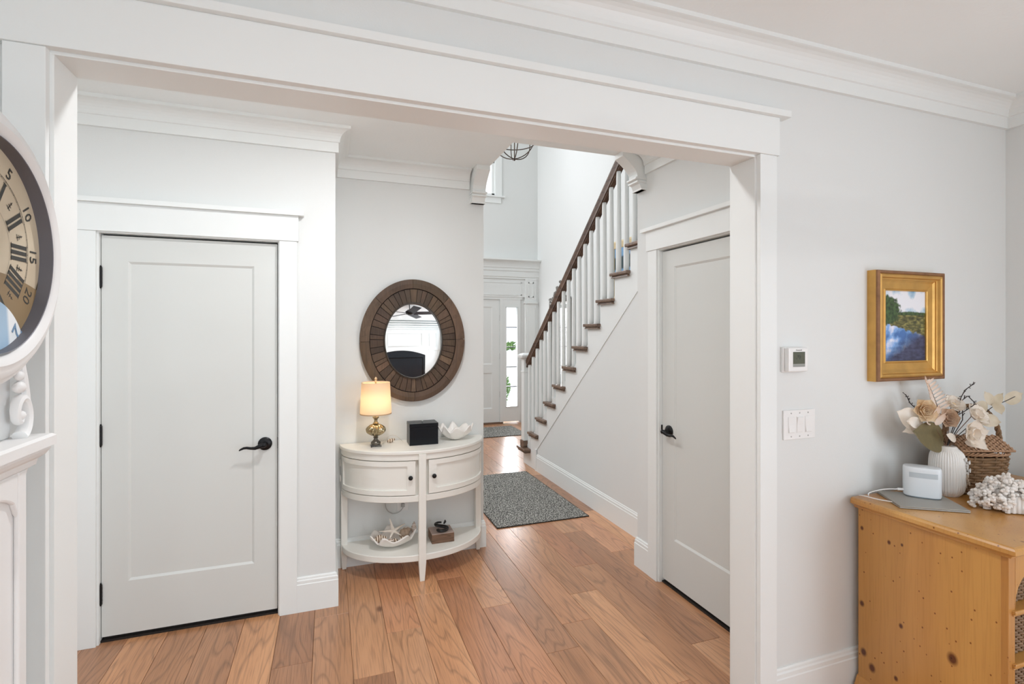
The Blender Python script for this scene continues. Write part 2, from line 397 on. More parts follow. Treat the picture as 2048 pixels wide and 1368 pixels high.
# beam edges and corbels at the ceiling break
def corbel(name, label, M):
    # profile (d outwards, z down from 0), width along local x
    pr = [(0, 0), (.175, 0), (.175, -.032), (.163, -.038), (.150, -.048)]
    for i in range(7):
        a = i/6; pr.append((.150-.085*sin(a*pi/2)**1.0, -.048-.105*a))
    pr += [(.078, -.158), (.078, -.172), (.062, -.178), (.066, -.192), (.050, -.198), (.034, -.236), (0, -.236)]
    r = thing(name, M.translation, label, 'corbel')
    mb = MB().prism([(d, z) for d, z in pr], 'x', -.048, .048)
    mb.bm.transform(M); mb.build('bracket', TRIM, r)
    mb = MB()
    for zz, dd in ((-.165, .083), (-.185, .071)): mb.box(-.056, .056, 0, dd, zz-.006, zz+.006)
    mb.box(-.056, .056, 0, .040, -.236, -.226)
    mb.bm.transform(M); mb.build('moulding', TRIM, r, bevel=.002)
    return r
corbel('corbel', 'white carved bracket on alcove wall end, right above the console', Matrix.Translation((1.014, YA, ZC)) @ Matrix.Rotation(pi, 4, 'Z'))
corbel('corbel', 'white scrolled bracket on right wall corner beside the stair', Matrix.Translation((XRW, 2.905, ZC)) @ Matrix.Rotation(pi/2, 4, 'Z'))

# ------------------------------------------------------------------ doors
def slab_mesh(w, h, t, panels, rec=.009, bev=.012):
    """front face at y=0 looking to -y; x 0..w, z 0..h"""
    mb = MB(); xs0, xs1 = panels[0][0], max(p[1] for p in panels)
    mb.box(0, w, rec, t, 0, h)
    # front field made of strips around the panels
    zs = sorted({p[2] for p in panels} | {p[3] for p in panels}); xs = sorted({p[0] for p in panels} | {p[1] for p in panels})
    X = [0]+xs+[w]; Z = [0]+zs+[h]
    for i in range(len(X)-1):
        for j in range(len(Z)-1):
            a, b, c, d = X[i], X[i+1], Z[j], Z[j+1]
            if any(abs(p[0]-a) < 1e-6 and abs(p[1]-b) < 1e-6 and abs(p[2]-c) < 1e-6 and abs(p[3]-d) < 1e-6 for p in panels):
                mb.quad((a, 0, c), (b, 0, c), (b-bev, rec-.001, c+bev), (a+bev, rec-.001, c+bev)); mb.quad((a, 0, d), (b, 0, d), (b-bev, rec-.001, d-bev), (a+bev, rec-.001, d-bev))
                mb.quad((a, 0, c), (a, 0, d), (a+bev, rec-.001, d-bev), (a+bev, rec-.001, c+bev)); mb.quad((b, 0, c), (b, 0, d), (b-bev, rec-.001, d-bev), (b-bev, rec-.001, c+bev))
                mb.quad((a+bev, rec-.001, c+bev), (b-bev, rec-.001, c+bev), (b-bev, rec-.001, d-bev), (a+bev, rec-.001, d-bev))
            else: mb.quad((a, 0, c), (b, 0, c), (b, 0, d), (a, 0, d))
    mb.quad((0, 0, 0), (0, 0, h), (0, rec, h), (0, rec, 0)); mb.quad((w, 0, 0), (w, 0, h), (w, rec, h), (w, rec, 0))
    mb.quad((0, 0, 0), (w, 0, 0), (w, rec, 0), (0, rec, 0)); mb.quad((0, 0, h), (w, 0, h), (w, rec, h), (0, rec, h))
    return mb
def hinge(M, z, parent):
    mb = MB().lathe([(.0065, z-.05), (.0075, z-.048), (.0075, z+.048), (.0065, z+.05)], (0, 0, 0), seg=10).box(-.011, 0, -.004, .004, z-.05, z+.05).ico((0, 0, z+.053), .006).ico((0, 0, z-.053), .006)
    for k in (-.03, -.01, .01, .03): mb.lathe([(.0085, z+k-.0008), (.0085, z+k+.0008)], seg=10)
    mb.bm.transform(M); return mb.build('hinge', BLACKM, parent)
def lever(M, parent):
    """rosette at origin, faces -y, lever goes to -x"""
    mb = MB().lathe([(.036, 0), (.036, .006), (.031, .011), (.014, .014), (.011, .02), (.010, .05), (.004, .056)], seg=28, ax='y')
    pts = [(0, -.045, 0), (-.02, -.05, -.004), (-.045, -.05, -.013), (-.065, -.049, -.012), (-.085, -.049, -.008), (-.10, -.048, -.009), (-.115, -.047, -.016), (-.122, -.046, -.021)]
    mb.tube(pts, [.013, .012, .009, .0075, .007, .0065, .005, .003], seg=10)
    mb.ico((0, -.05, 0), .0135, 2)
    mb.bm.transform(M); return mb.build('lever_handle', BLACKM, parent, smooth=True)
# left door
d1 = slab_mesh(.8095, 2.030, .035, [(.112, .694, .268, 1.902)])
d1.bm.transform(Matrix.Translation((-1.081, 3.132, .026)))
D1 = st(d1.build('door_1', DOOR))
for z in (1.845, 1.045, .245): hinge(Matrix.Translation((-1.083, 3.126, 0)), z, D1)
lever(Matrix.Translation((-.333, 3.132, .95)), D1)
MB().box(-.2715, -.2665, 3.130, 3.14, .92, .98).build('latch_plate', BLACKM, D1)
GAPSHADE = simple('gap_shade', (.012, .009, .007), .7)  # near-black colour painting the shade in the hall door gaps
MB().box(-1.085, -.266, 3.128, 3.20, .0003, .010).build('threshold_or_gap_shade', GAPSHADE, D1)  # black strips paint the shade under the left door
MB().box(-1.080, -.2705, 3.148, 3.160, .010, .030).build('gap_shade_strip', GAPSHADE, D1)
# jamb + casing of left door
trim('trim_11', MB().box(-1.098, -1.0845, YD-.002, YD+.12, 0, 2.066).box(-.2655, -.252, YD-.002, YD+.12, 0, 2.066).box(-1.098, -.252, YD-.002, YD+.12, 2.066, 2.082))
st(MB().box(-1.0845, -.2655, 3.172, 3.178, .012, 2.066).build('door_gap_shade_1', GAPSHADE))  # black sheet behind the slab paints the left door's gap shade
st(MB().box(2.012, 2.018, 1.8975, 2.7135, .012, 2.078).build('door_gap_shade_2', GAPSHADE))  # matching black sheet painting shade around the right door
trim('trim_12', MB().box(-1.092-.086, -1.092, YD-.018, YD, 0, 2.072), bevel=.0012)
trim('trim_13', MB().box(-.258, -.168, YD-.018, YD, 0, 2.072), bevel=.0012)
trim('trim_14', MB().box(-1.19, -.160, YD-.024, YD, 2.072, 2.212), bevel=.0012)
trim('trim_15', MB().box(-1.23, -.132, YD-.045, YD, 2.212, 2.236), bevel=.0012)
# right door (faces -X); build local then rotate: local -y -> world -x, local x -> world -y?
MR = Matrix.Translation((1.972, 2.711, .026)) @ Matrix.Rotation(-pi/2, 4, 'Z')
d2 = slab_mesh(.812, 2.042, .035, [(.112, .694, .274, 1.940)]); d2.bm.transform(MR)
D2 = st(d2.build('door_2', DOOR))
M2 = Matrix.Translation((1.972, 2.711-.068, .957)) @ Matrix.Rotation(-pi/2, 4, 'Z') @ Matrix.Scale(-1, 4, (1, 0, 0))
lever(M2, D2)
MB().box(1.962, 1.973, 2.7105, 2.7145, .93, .985).build('latch_plate', BLACKM, D2)
MB().box(1.968, 2.04, 1.898, 2.713, .0003, .010).build('threshold_or_gap_shade', GAPSHADE, D2)  # black strips paint the shade under the right door
MB().box(1.988, 2.0, 1.90, 2.71, .010, .030).build('gap_shade_strip', GAPSHADE, D2)
trim('trim_16', MB().box(XRW-.002, XRW+.12, 2.7135, 2.726, 0, 2.078).box(XRW-.002, XRW+.12, 1.886, 1.8975, 0, 2.078).box(XRW-.002, XRW+.12, 1.886, 2.726, 2.078, 2.092))
trim('trim_17', MB().box(XRW-.018, XRW, 2.722, 2.812, 0, 2.084), bevel=.0012)
trim('trim_18', MB().box(XRW-.018, XRW, 1.80, 1.890, 0, 2.084), bevel=.0012)
trim('trim_19', MB().box(XRW-.024, XRW, 1.79, 2.826, 2.084, 2.208), bevel=.0012)
trim('trim_20', MB().box(XRW-.045, XRW, 1.76, 2.862, 2.208, 2.232), bevel=.0012)

# ------------------------------------------------------------------ foyer front door, sidelight, surround
MF = Matrix.Translation((1.87, YF+.0, .03))
d3 = slab_mesh(.868, 2.085, .045, [(.13, .39, .23, .84), (.48, .74, .23, .84), (.13, .39, .98, 1.96), (.48, .74, .98, 1.96)], rec=.010, bev=.02)
d3.bm.transform(MF); D3 = st(d3.build('door_3', TRIM))
for z in (.5, 1.15, 1.80):
    MB().box(2.738, 2.750, YF-.006, YF+.004, z-.05, z+.05).build('hinge', SILVERC, D3)
MB().box(1.86, 2.79, YF-.03, YF+.1, 0, .028).build('threshold_or_gap_shade', TREAD, D3)
trim('trim_21', MB().box(2.741, 2.80, YF-.02, YF+.10, 0, 2.118).box(1.80, 1.866, YF-.02, YF+.10, 0, 2.118).box(1.80, 3.15, YF-.02, YF+.10, 2.118, 2.16))
W1 = st(MB().box(2.80, 2.857, YF-.015, YF+.05, .03, 2.118).box(3.054, 3.112, YF-.015, YF+.05, .03, 2.118).box(2.857, 3.054, YF-.015, YF+.05, .03, .286).box(2.857, 3.054, YF-.015, YF+.05, 1.98, 2.118).build('window_1', TRIM))
pz = [.286+(1.98-.286)/5*i for i in range(6)]
for i in range(5):
    MB().box(2.857, 3.054, YF+.012, YF+.017, pz[i]+.004, pz[i+1]-.004).build('pane', PANE, W1)
MUNT = simple('grey_muntin', (.16, .17, .19), .4)
for i in range(1, 5):
    MB().box(2.857, 3.054, YF+.0, YF+.03, pz[i]-.008, pz[i]+.008).build('muntin', MUNT, W1)
MB().box(2.845, 2.857, YF-.022, YF-.012, .275, 1.99).box(3.054, 3.066, YF-.022, YF-.012, .275, 1.99).box(2.845, 3.066, YF-.022, YF-.012, .272, .286).box(2.845, 3.066, YF-.022, YF-.012, 1.98, 1.993).build('glazing_bead', TRIM, W1)
# pilaster + entablature
PX0, PX1 = 3.19, 3.395
trim('trim_22', MB().box(PX0, PX1, YF-.06, YF, 0, 2.05).box(PX1, XF-.001, YF-.045, YF, 0, 2.48).box(PX0+.03, PX0+.04, YF-.068, YF-.06, .3, 1.98).box(PX1-.04, PX1-.03, YF-.068, YF-.06, .3, 1.98).box(PX0-.012, PX1+.012, YF-.075, YF, 0, .2)
     .box(PX0-.018, PX1+.018, YF-.085, YF, 2.05, 2.075).box(PX0-.008, PX1+.008, YF-.075, YF, 2.075, 2.10).box(PX0, PX1, YF-.06, YF, 2.10, 2.48), bevel=.004)
trim('trim_23', MB().box(PX0+.055, PX1-.055, YF-.066, YF-.06, 2.16, 2.18).box(PX0+.055, PX1-.055, YF-.066, YF-.06, 2.40, 2.42).box(PX0+.055, PX0+.07, YF-.066, YF-.06, 2.16, 2.42).box(PX1-.07, PX1-.055, YF-.066, YF-.06, 2.16, 2.42))
trim('trim_24', MB().box(1.62, PX0, YF-.03, YF, 2.16, 2.48).box(1.80, 3.13, YF-.036, YF-.03, 2.19, 2.205).box(1.80, 3.13, YF-.036, YF-.03, 2.40, 2.415).box(3.115, 3.13, YF-.036, YF-.03, 2.19, 2.415).box(1.80, 1.815, YF-.036, YF-.03, 2.19, 2.415))
ent = [(0, 2.47), (.05, 2.47), (.05, 2.50), (.062, 2.505), (.062, 2.60), (.075, 2.605), (.075, 2.65), (.085, 2.655)]
for i in range(7):
    a = i/6*pi/2; ent.append((.085+.075*(1-cos(a)), 2.655+.115*sin(a)))
ent += [(.168, 2.775), (.168, 2.80), (0, 2.80)]
trim('trim_25', MB().sweep([(1.5, YF), (3.44, YF)], ent, side=-1))
# upper foyer window
W2 = st(MB().box(1.62, 2.70, YF-.02, YF, 3.87, 3.875).box(2.655, 2.775, YF-.022, YF, 3.87, 5.12).box(1.58, 1.70, YF-.022, YF, 3.87, 5.12).box(1.58, 2.775, YF-.026, YF, 5.05, 5.17)
        .box(1.54, 2.82, YF-.06, YF, 3.845, 3.872).box(1.60, 2.76, YF-.02, YF, 3.75, 3.845).build('window_2', TRIM, bevel=.002))
MB().box(1.70, 1.745, YF+.03, YF+.07, 3.872, 5.05).box(2.61, 2.655, YF+.03, YF+.07, 3.872, 5.05).box(1.70, 2.66, YF+.03, YF+.07, 3.872, 3.92).box(1.70, 2.66, YF+.03, YF+.07, 5.0, 5.05).box(1.70, 2.66, YF+.03, YF+.07, 4.44, 4.48).build('sash', TRIM, W2)
MB().box(2.655, 2.70, YF, YF+.12, 3.87, 5.05).build('reveal', TRIM, W2)
for a, b in ((3.92, 4.44), (4.48, 5.0)): MB().box(1.745, 2.61, YF+.047, YF+.052, a, b).build('pane', PANE, W2)

# ------------------------------------------------------------------ staircase
RISE, RUN, Y1 = .2047, .2315, 5.78
stair = thing('staircase', (2.2, 5.78, 0), 'open white staircase with brown treads and dark sloping handrail', 'staircase')
N = 14
sk = MB()
for k in range(1, N+1):
    yn = Y1-RUN*(k-1); z = RISE*k
    yb = yn-RUN-.03
    x0 = 2.165 if yn > YJ+.2 else 2.22
    if k == 1: x0 = 2.12
    if yb < 2.90 and x0 < 2.2 and False: pass
    ya = max(yb, YJ+.003) if x0 < 2.2 else yb
    mb = MB()
    mb.box(x0, XF-.001, ya, yn, z-.026, z)
    t = mb.build('tread', TREAD, stair, bevel=.006)
    if x0 < 2.2:
        mb = MB().sweep([(2.21, ya+.012), (x0+.018, ya+.012), (x0+.018, yn-.018), (XF-.02, yn-.018)], [(0, z-.026), (.0, z-.045), (-.006, z-.045), (-.004, z-.036), (.008, z-.026)], side=-1)
        mb.build('cove_moulding', TREAD, stair)
    mb = MB().box(2.212, XF-.001, yn-.028, yn-.012, z-RISE, z-.026); mb.build('riser', TRIM, stair)
# stringer board with stepped top and sloping lower edge
def zlow(y): return .236+.82*(5.335-y)
pts = [(5.752, 0), (5.752, RISE-.026)]
for k in range(1, N):
    yn = Y1-RUN*(k-1)-.028
    pts.append((yn, RISE*k-.026)); pts.append((yn-RUN, RISE*k-.026))
    if yn-RUN < YJ+.02: break
pts = [p for p in pts if p[0] > YJ+.002]
pts.append((YJ+.002, pts[-1][1])); pts.append((YJ+.002, zlow(YJ))); pts += [(5.335, .236), (5.335, 0)]
mb = MB().prism([(y, z) for y, z in pts], 'x', 2.202, 2.206); o = mb.build('stringer', TRIM, stair)
mb = MB().prism([(5.335, .236), (YJ+.002, zlow(YJ)), (YJ+.002, zlow(YJ)+.02), (5.335, .256)], 'x', 2.2005, 2.203); mb.build('stringer_bead', TRIM, stair)
# wall under the stair
wy = [(5.74, 0), (5.74, .15), (5.335, .5), (YJ, min(zlow(YJ)+.2, 2.6)), (YJ, 0)]
st(MB().prism(wy, 'x', 2.206, 2.30).build('wall_under_stair', WALL))
# newel
NX, NY = 2.212, 5.695
nb = MB().box(NX-.056, NX+.056, NY-.056, NY+.056, RISE, RISE+.075); nb.build('newel_base', TREAD, stair, bevel=.006)
nb = MB().box(NX-.045, NX+.045, NY-.045, NY+.045, RISE+.075, 1.27); npost = nb.build('newel_post', TRIM, stair, bevel=.004)
MB().box(NX-.050, NX+.050, NY-.050, NY+.050, 1.085, 1.10).build('neck_band', TRIM, npost, bevel=.003)
MB().box(NX-.052, NX+.052, NY-.052, NY+.052, 1.235, 1.255).build('neck_band', TRIM, npost, bevel=.003)
MB().rings([[(NX+sx*q, NY+sy*q, z) for sx, sy in ((-1, -1), (1, -1), (1, 1), (-1, 1))] for q, z in ((.052, 1.255), (.075, 1.262), (.078, 1.275), (.078, 1.29), (.062, 1.302), (.03, 1.312))]).build('newel_cap', TRIM, npost)
# handrail
def zr(y): return 1.195+.862*(5.66-y)
RX = 2.225
prof = [(-.030, -.045), (.030, -.045), (.026, -.015), (.034, 0), (.033, .022), (.018, .036), (-.018, .036), (-.033, .022), (-.034, 0), (-.026, -.015)]
ys = [NY-.045, 4.5, 3.6, 2.98]
hr = MB().rings([[(RX+a, y, zr(y)+b*1.32) for a, b in prof] for y in ys]).build('handrail', RAIL, stair, smooth=True)
# balusters and rail fillets
bal_mesh = {}
for k in range(1, 13):
    for q in range(2):
        y = Y1-RUN*(k-1)-.052-RUN/2*q
        if k == 1 and q < 1: continue
        if y < YJ+.05: continue
        zb, zt = RISE*k, zr(y)-.058
        h = zt-zb
        mb = MB().lathe([(.017, 0), (.0225, .01), (.0225, .06), (.0225, .2), (.0210, h*.6), (.0185, h)], seg=12)
        o = mb.build('baluster', TRIM, stair, smooth=True, origin=None)
        o.location = (RX, y, zb)
        ym = y-RUN/4
        f = MB().prism([(ym+.037, zr(ym+.037)-.05), (ym-.037, zr(ym-.037)-.05), (ym-.037, zr(ym-.037)-.076), (ym+.037, zr(ym+.037)-.076)], 'x', RX-.022, RX+.022).build('fillet', RAIL, hr)
# upper landing
st(MB().box(2.09, XF, 1.7, 2.77-.02, ZC, ZC+.12).build('floor', CEIL))

# ------------------------------------------------------------------ rugs
def rug(name, x0, x1, y0, y1, label, ang=0):
    r = thing(name, ((x0+x1)/2, (y0+y1)/2, 0), label, 'rug')
    nx, ny = int((x1-x0)/.008), int((y1-y0)/.008)
    mb = MB(); V = []
    for j in range(ny+1):
        row = []
        for i in range(nx+1):
            ed = i in (0, nx) or j in (0, ny)
            row.append(mb.bm.verts.new((x0+(x1-x0)*i/nx+(0 if ed else random.uniform(-.002, .002)), y0+(y1-y0)*j/ny+(0 if ed else random.uniform(-.002, .002)), .007 if ed else .0095+random.random()*.0045)))
        V.append(row)
    for j in range(ny):
        for i in range(nx): mb.bm.faces.new((V[j][i], V[j][i+1], V[j+1][i+1], V[j+1][i]))
    mb.build('pile', RUG, r, smooth=True)
    MB().box(x0-.004, x1+.004, y0-.004, y1+.004, .0005, .0075).build('backing', RUBBER, r)
    return r
rug('runner_rug', 1.262, 2.075, 3.88, 5.345, 'grey tweed mat on the oak floor, foot of the staircase wall')
rug('door_mat', 1.90, 2.845, 7.25, 8.0, 'grey tweed mat lying before the white front door')

# ------------------------------------------------------------------ console table
def ell(cx, cy, a, b, n=40, x0=-1, x1=1):
    """front half of an ellipse from left to right, bulging to -y"""
    return [(cx-a*cos(pi*i/n), cy-b*sin(pi*i/n)) for i in range(n+1)]
CX, CY = .553, 3.590
console = thing('console_table', (CX, CY-.18, 0), 'cream half-moon console table with two curved doors under the oval mirror', 'console table')
def dslab(a, b, z0, z1, name, bev=.004):
    e1 = ell(CX, CY, a, b)
    return MB().rings([[(x, y, z0) for x, y in e1], [(x, y, z1) for x, y in e1]]).build(name, CREAM, console, bevel=bev, smooth=True)
dslab(.488, .372, .800, .822, 'top')
dslab(.478, .362, .762, .800, 'top_apron', .002)
dslab(.452, .336, .540, .762, 'cabinet_body', .001)
dslab(.476, .360, .500, .540, 'lower_rail', .003)
dslab(.476, .360, .125, .165, 'shelf', .004)
MB().box(CX-.452, CX+.452, CY-.004, CY+.002, .165, .50).build('back_panel', simple('console_back', (.62, .63, .62), .5), console) if False else None
# curved doors: frame proud of a panel
def arc_plate(a, b, t0, t1, z0, z1, d0, d1, n=18):
    """shell between offsets d0..d1 outside ellipse, over param t (0 left .. 1 right)"""
    R = []
    for i in range(n+1):
        t = t0+(t1-t0)*i/n; c_, s_ = cos(pi*t), sin(pi*t)
        f = lambda d: (CX-(a+d)*c_, CY-(b+d)*s_)
        (xa, ya), (xb, yb) = f(d0), f(d1)
        R.append([(xa, ya, z0), (xb, yb, z0), (xb, yb, z1), (xa, ya, z1)])
    return R
for side, (t0, t1) in enumerate(((.035, .472), (.528, .965))):
    mb = MB().rings(arc_plate(.462, .346, t0, t1, .546, .757, -.0085, .006))
    d = mb.build('door', CREAM, console, smooth=True)
    fr = MB()
    fr.rings(arc_plate(.462, .346, t0, t1, .546, .576, .006, .0165)).rings(arc_plate(.462, .346, t0, t1, .727, .757, .006, .0165))
    w_ = .034
    fr.rings(arc_plate(.462, .346, t0, t0+w_, .576, .727, .006, .0165, 4)).rings(arc_plate(.462, .346, t1-w_, t1, .576, .727, .006, .0165, 4))
    fr.build('door_frame', CREAM, d, smooth=True)
    tk = t1-.022 if side == 0 else t0+.022
    kx, ky = CX-.476*cos(pi*tk), CY-.360*sin(pi*tk)
    MB().lathe([(.006, 0), (.006, .010), (.012, .013), (.0145, .019), (.013, .025), (.006, .028)], (kx, ky, .657), seg=20, ax='y').build('knob', BLACKM, d, smooth=True)
def leg(x, y, wx, wy, z1, front=False):
    mb = MB()
    mb.rings([[(x+sx*wx*k, y+sy*wy*k, z) for sx, sy in ((-1, -1), (1, -1), (1, 1), (-1, 1))] for k, z in ((.62, 0), (.68, .012), (1, .118), (1, z1))])
    return mb.build('leg', CREAM, console, bevel=.002)
leg(CX, 3.232, .023, .018, .800)
leg(CX-.458, 3.568, .020, .020, .52); leg(CX+.458, 3.568, .020, .020, .52)
for z in (.70, .60):
    MB().box(CX-.486, CX-.478, 3.565, 3.585, z-.02, z+.02).build('hinge', CREAM, console)
# outlet behind the console + lamp cord
o = thing('wall_outlet', (.48, 3.6, .39), 'white wall outlet plate behind the console legs', 'outlet')
MB().box(.443, .519, 3.593, 3.600, .332, .448, bev=.002).build('cover_plate', PLASTIC, o)
for z in (.368, .412):
    r_ = MB().box(.466, .496, 3.5915, 3.594, z-.014, z+.014, bev=.001).build('receptacle', PLASTIC, o)
    MB().box(.474, .477, 3.591, 3.592, z-.006, z+.006).box(.485, .488, 3.591, 3.592, z-.006, z+.006).build('slot', DARK, r_)
cord = MB()
pts = [(.36, 3.572, .52)]+[(.425-.065*cos(a), 3.572, .40-.075*sin(a)) for a in [i/12*pi*.86 for i in range(13)]]+[(.486, 3.575, .372), (.483, 3.585, .372)]
cord.tube(pts, .0032, 8).box(.470, .492, 3.572, 3.592, .360, .384, bev=.003)
tag(cord.build('power_cord', simple('grey_cord', (.42, .42, .41), .5), smooth=True), 'thin grey lamp cord looping to the outlet behind console', 'cord')

# ------------------------------------------------------------------ oval wood mirror
MX, MZ, MY = .553, 1.508, 3.60
mir = thing('wall_mirror', (MX, MY, MZ), 'round wall mirror with wide rustic brown plank frame above the console', 'mirror')
AO, BO = .360, .422
def ring_seg(t0, t1, k0, k1, y0, y1, n=3, bulge=0):
    """sector between offsets k0<k1 measured inwards from the outer ellipse, y0 back, y1 front"""
    R = []
    for i in range(n+1):
        t = t0+(t1-t0)*i/n; c_, s_ = cos(t), sin(t)
        P = lambda k: (MX+(AO-k)*c_, MZ+(BO-k)*s_)
        (xa, za), (xb, zb) = P(k0), P(k1); (xm, zm) = P((k0+k1)/2)
        R.append([(xa, MY-y0, za), (xb, MY-y0, zb), (xb, MY-y1, zb), (xm, MY-y1-bulge, zm), (xa, MY-y1, za)])
    return MB().rings(R)
def shade(o, lo=.75, hi=1.25):
    k = random.uniform(lo, hi); o.color = (k, k*random.uniform(.95, 1.03), k*random.uniform(.9, 1.0), 1)
MB().rings([[(MX+(AO-k)*cos(2*pi*i/96), MY-y, MZ+(BO-k)*sin(2*pi*i/96)) for i in range(96)] for k, y in ((.006, .001), (.006, .018), (.160, .018), (.160, .001))], cap=False, loop=True).build('backing_board', simple('dark_backing', (.012, .008, .006), .8), mir)
n_out = 8; cuts = [pi*2*i/n_out+.02 for i in range(n_out)]
for i in range(n_out):
    a = cuts[i]; b = cuts[i]+2*pi/n_out
    o = ring_seg(a+.003, b-.003, .0, .062, .0, .036, 14, .003).build('rim_segment', RUSTIC, mir, smooth=False); shade(o, .85, 1.25)
n_in = 46; ang = [2*pi*(i+random.uniform(-.18, .18))/n_in for i in range(n_in)]
for i in range(n_in):
    a = ang[i]; b = ang[(i+1) % n_in]+(2*pi if i == n_in-1 else 0)
    o = ring_seg(a+.0065, b-.0065, .067, .160, .012, .0255+random.uniform(-.001, .001), 2).build('plank', RUSTIC, mir); shade(o, .62, 1.3)
MB().rings([[(MX+(AO-k)*cos(2*pi*i/96), MY-y, MZ+(BO-k)*sin(2*pi*i/96)) for i in range(96)] for k, y in ((.158, .012), (.158, .040), (.166, .040), (.166, .012))], cap=False, loop=True).build('inner_rim', simple('dark_bronze', (.05, .04, .03), .4, metal=.5), mir, smooth=True)
# slightly convex glass
mb = MB(); R = []; Rc = 3.5
ra, rb = AO-.165, BO-.165
for j in range(1, 17):
    u = j/16
    R.append([(MX+ra*u*cos(2*pi*i/72), MY-.022-(.011-((ra*u*cos(2*pi*i/72))**2+(rb*u*sin(2*pi*i/72))**2)/(2*Rc))+rb*u*sin(2*pi*i/72)*.032, MZ+rb*u*sin(2*pi*i/72)) for i in range(72)])
mb.rings(R, cap=False)
cv = mb.bm.verts.new((MX, MY-.022-.011, MZ)); mb.bm.verts.ensure_lookup_table()
inner = mb.bm.verts[:72]
for i in range(72): mb.bm.faces.new((cv, inner[i], inner[(i+1) % 72]))
mb.build('mirror_glass', MIRR, mir, smooth=True)

# ------------------------------------------------------------------ table lamp
ZT = .822
LX, LY = .287, 3.44
lamp = thing('table_lamp', (LX, LY, ZT), 'lit table lamp with beige drum shade and ribbed mercury-glass base', 'lamp')
def shademat():
    m, n, l, b = mat('linen_shade')
    b.inputs['Base Color'].default_value = (.84, .73, .60, 1); b.inputs['Roughness'].default_value = .9
    t = n.new('ShaderNodeBsdfTranslucent'); t.inputs[0].default_value = (.93, .83, .68, 1); mx = n.new('ShaderNodeMixShader'); mx.inputs[0].default_value = .55
    l.new(b.outputs[0], mx.inputs[1]); l.new(t.outputs[0], mx.inputs[2]); l.new(mx.outputs[0], n['Material Output'].inputs[0])
    tc = n.new('ShaderNodeTexCoord'); v = n.new('ShaderNodeTexNoise'); v.inputs['Scale'].default_value = 300; l.new(tc.outputs['Object'], v.inputs['Vector'])
    bp = n.new('ShaderNodeBump'); bp.inputs['Strength'].default_value = .2; bp.inputs['Distance'].default_value = .001; l.new(v.outputs['Fac'], bp.inputs['Height']); l.new(bp.outputs[0], b.inputs['Normal'])
    return m
GLS = simple('mercury_glass', (.40, .33, .20), .16, metal=.85, bump=.3, bscale=50, var=.35, vscale=25)
PEWT = simple('dark_pewter', (.16, .145, .12), .28, metal=.8, var=.3, vscale=30)
CRY = glassmat('crystal', .12)
sh = MB().rings([[(LX+r*cos(2*pi*i/48), LY+r*sin(2*pi*i/48), z) for i in range(48)] for r, z in ((.100, 1.036), (.090, 1.240), (.0885, 1.240), (.0985, 1.036))], cap=False, loop=True).build('lamp_shade', shademat(), lamp, smooth=True)
MB().rings([[(LX+r*cos(2*pi*i/48), LY+r*sin(2*pi*i/48), z) for i in range(48)] for r, z in ((.1005, 1.034), (.1003, 1.041), (.0985, 1.041), (.0985, 1.034))], cap=False, loop=True).build('shade_trim', simple('beige_trim', (.5, .36, .22), .8), sh, smooth=True)
MB().box(LX-.026, LX+.026, LY-.026, LY+.026, ZT, ZT+.016, bev=.003).box(LX-.034, LX+.034, LY-.034, LY+.034, ZT, ZT+.010, bev=.003).build('crystal_foot', CRY, lamp)
MB().lathe([(.030, ZT+.0165), (.032, ZT+.022), (.031, ZT+.030), (.022, ZT+.038), (.014, ZT+.045), (.012, ZT+.055), (.017, ZT+.060), (.012, ZT+.066), (.013, ZT+.072)], (LX, LY, 0), seg=28).build('pedestal', PEWT, lamp, smooth=True)
# ribbed body
R = []
zb = ZT+.070
for j in range(17):
    v = j/16; r0 = .013+.046*sin(pi*min(1, max(0, v)))**.62 if 0 < v < 1 else .016
    R.append([(LX+(r0*(1+.085*cos(14*a)))*cos(a+v*.5), LY+(r0*(1+.085*cos(14*a)))*sin(a+v*.5), zb+.078*v) for a in [2*pi*i/84 for i in range(84)]])
MB().rings(R).build('ribbed_body', GLS, lamp, smooth=True)
MB().lathe([(.016, ZT+.148), (.020, ZT+.152), (.013, ZT+.158), (.010, ZT+.170), (.013, ZT+.180), (.020, ZT+.186), (.021, ZT+.194), (.012, ZT+.198), (.010, ZT+.215)], (LX, LY, 0), seg=24).build('neck', GLS, lamp, smooth=True)
MB().lathe([(.004, ZT+.215), (.004, 1.246)], (LX+.0, LY, 0), seg=8).build('harp_rod', simple('brass', (.6, .42, .18), .3, metal=1), lamp)
MB().tube([(LX-.089, LY, 1.236), (LX, LY, 1.236), (LX+.089, LY, 1.236)], .0015, 6).tube([(LX, LY-.089, 1.236), (LX, LY, 1.236), (LX, LY+.089, 1.236)], .0015, 6).build('shade_spider', simple('brass_wire', (.6, .42, .18), .3, metal=1), lamp)
MB().lathe([(.006, 1.244), (.010, 1.249), (.005, 1.254), (.010, 1.261), (.007, 1.268), (.003, 1.275)], (LX, LY, 0), seg=16).build('finial', simple('amber_crystal', (.7, .5, .3), .1, metal=.3), lamp, smooth=True)
bulb = MB().ico((LX, LY, 1.115), .028, 2, (1, 1, 1.25))
bm_, bn, bl, bb = mat('warm_bulb'); bb.inputs['Emission Color'].default_value = (1, .80, .56, 1); bb.inputs['Emission Strength'].default_value = 26
bulb.build('bulb', bm_, lamp, smooth=True)
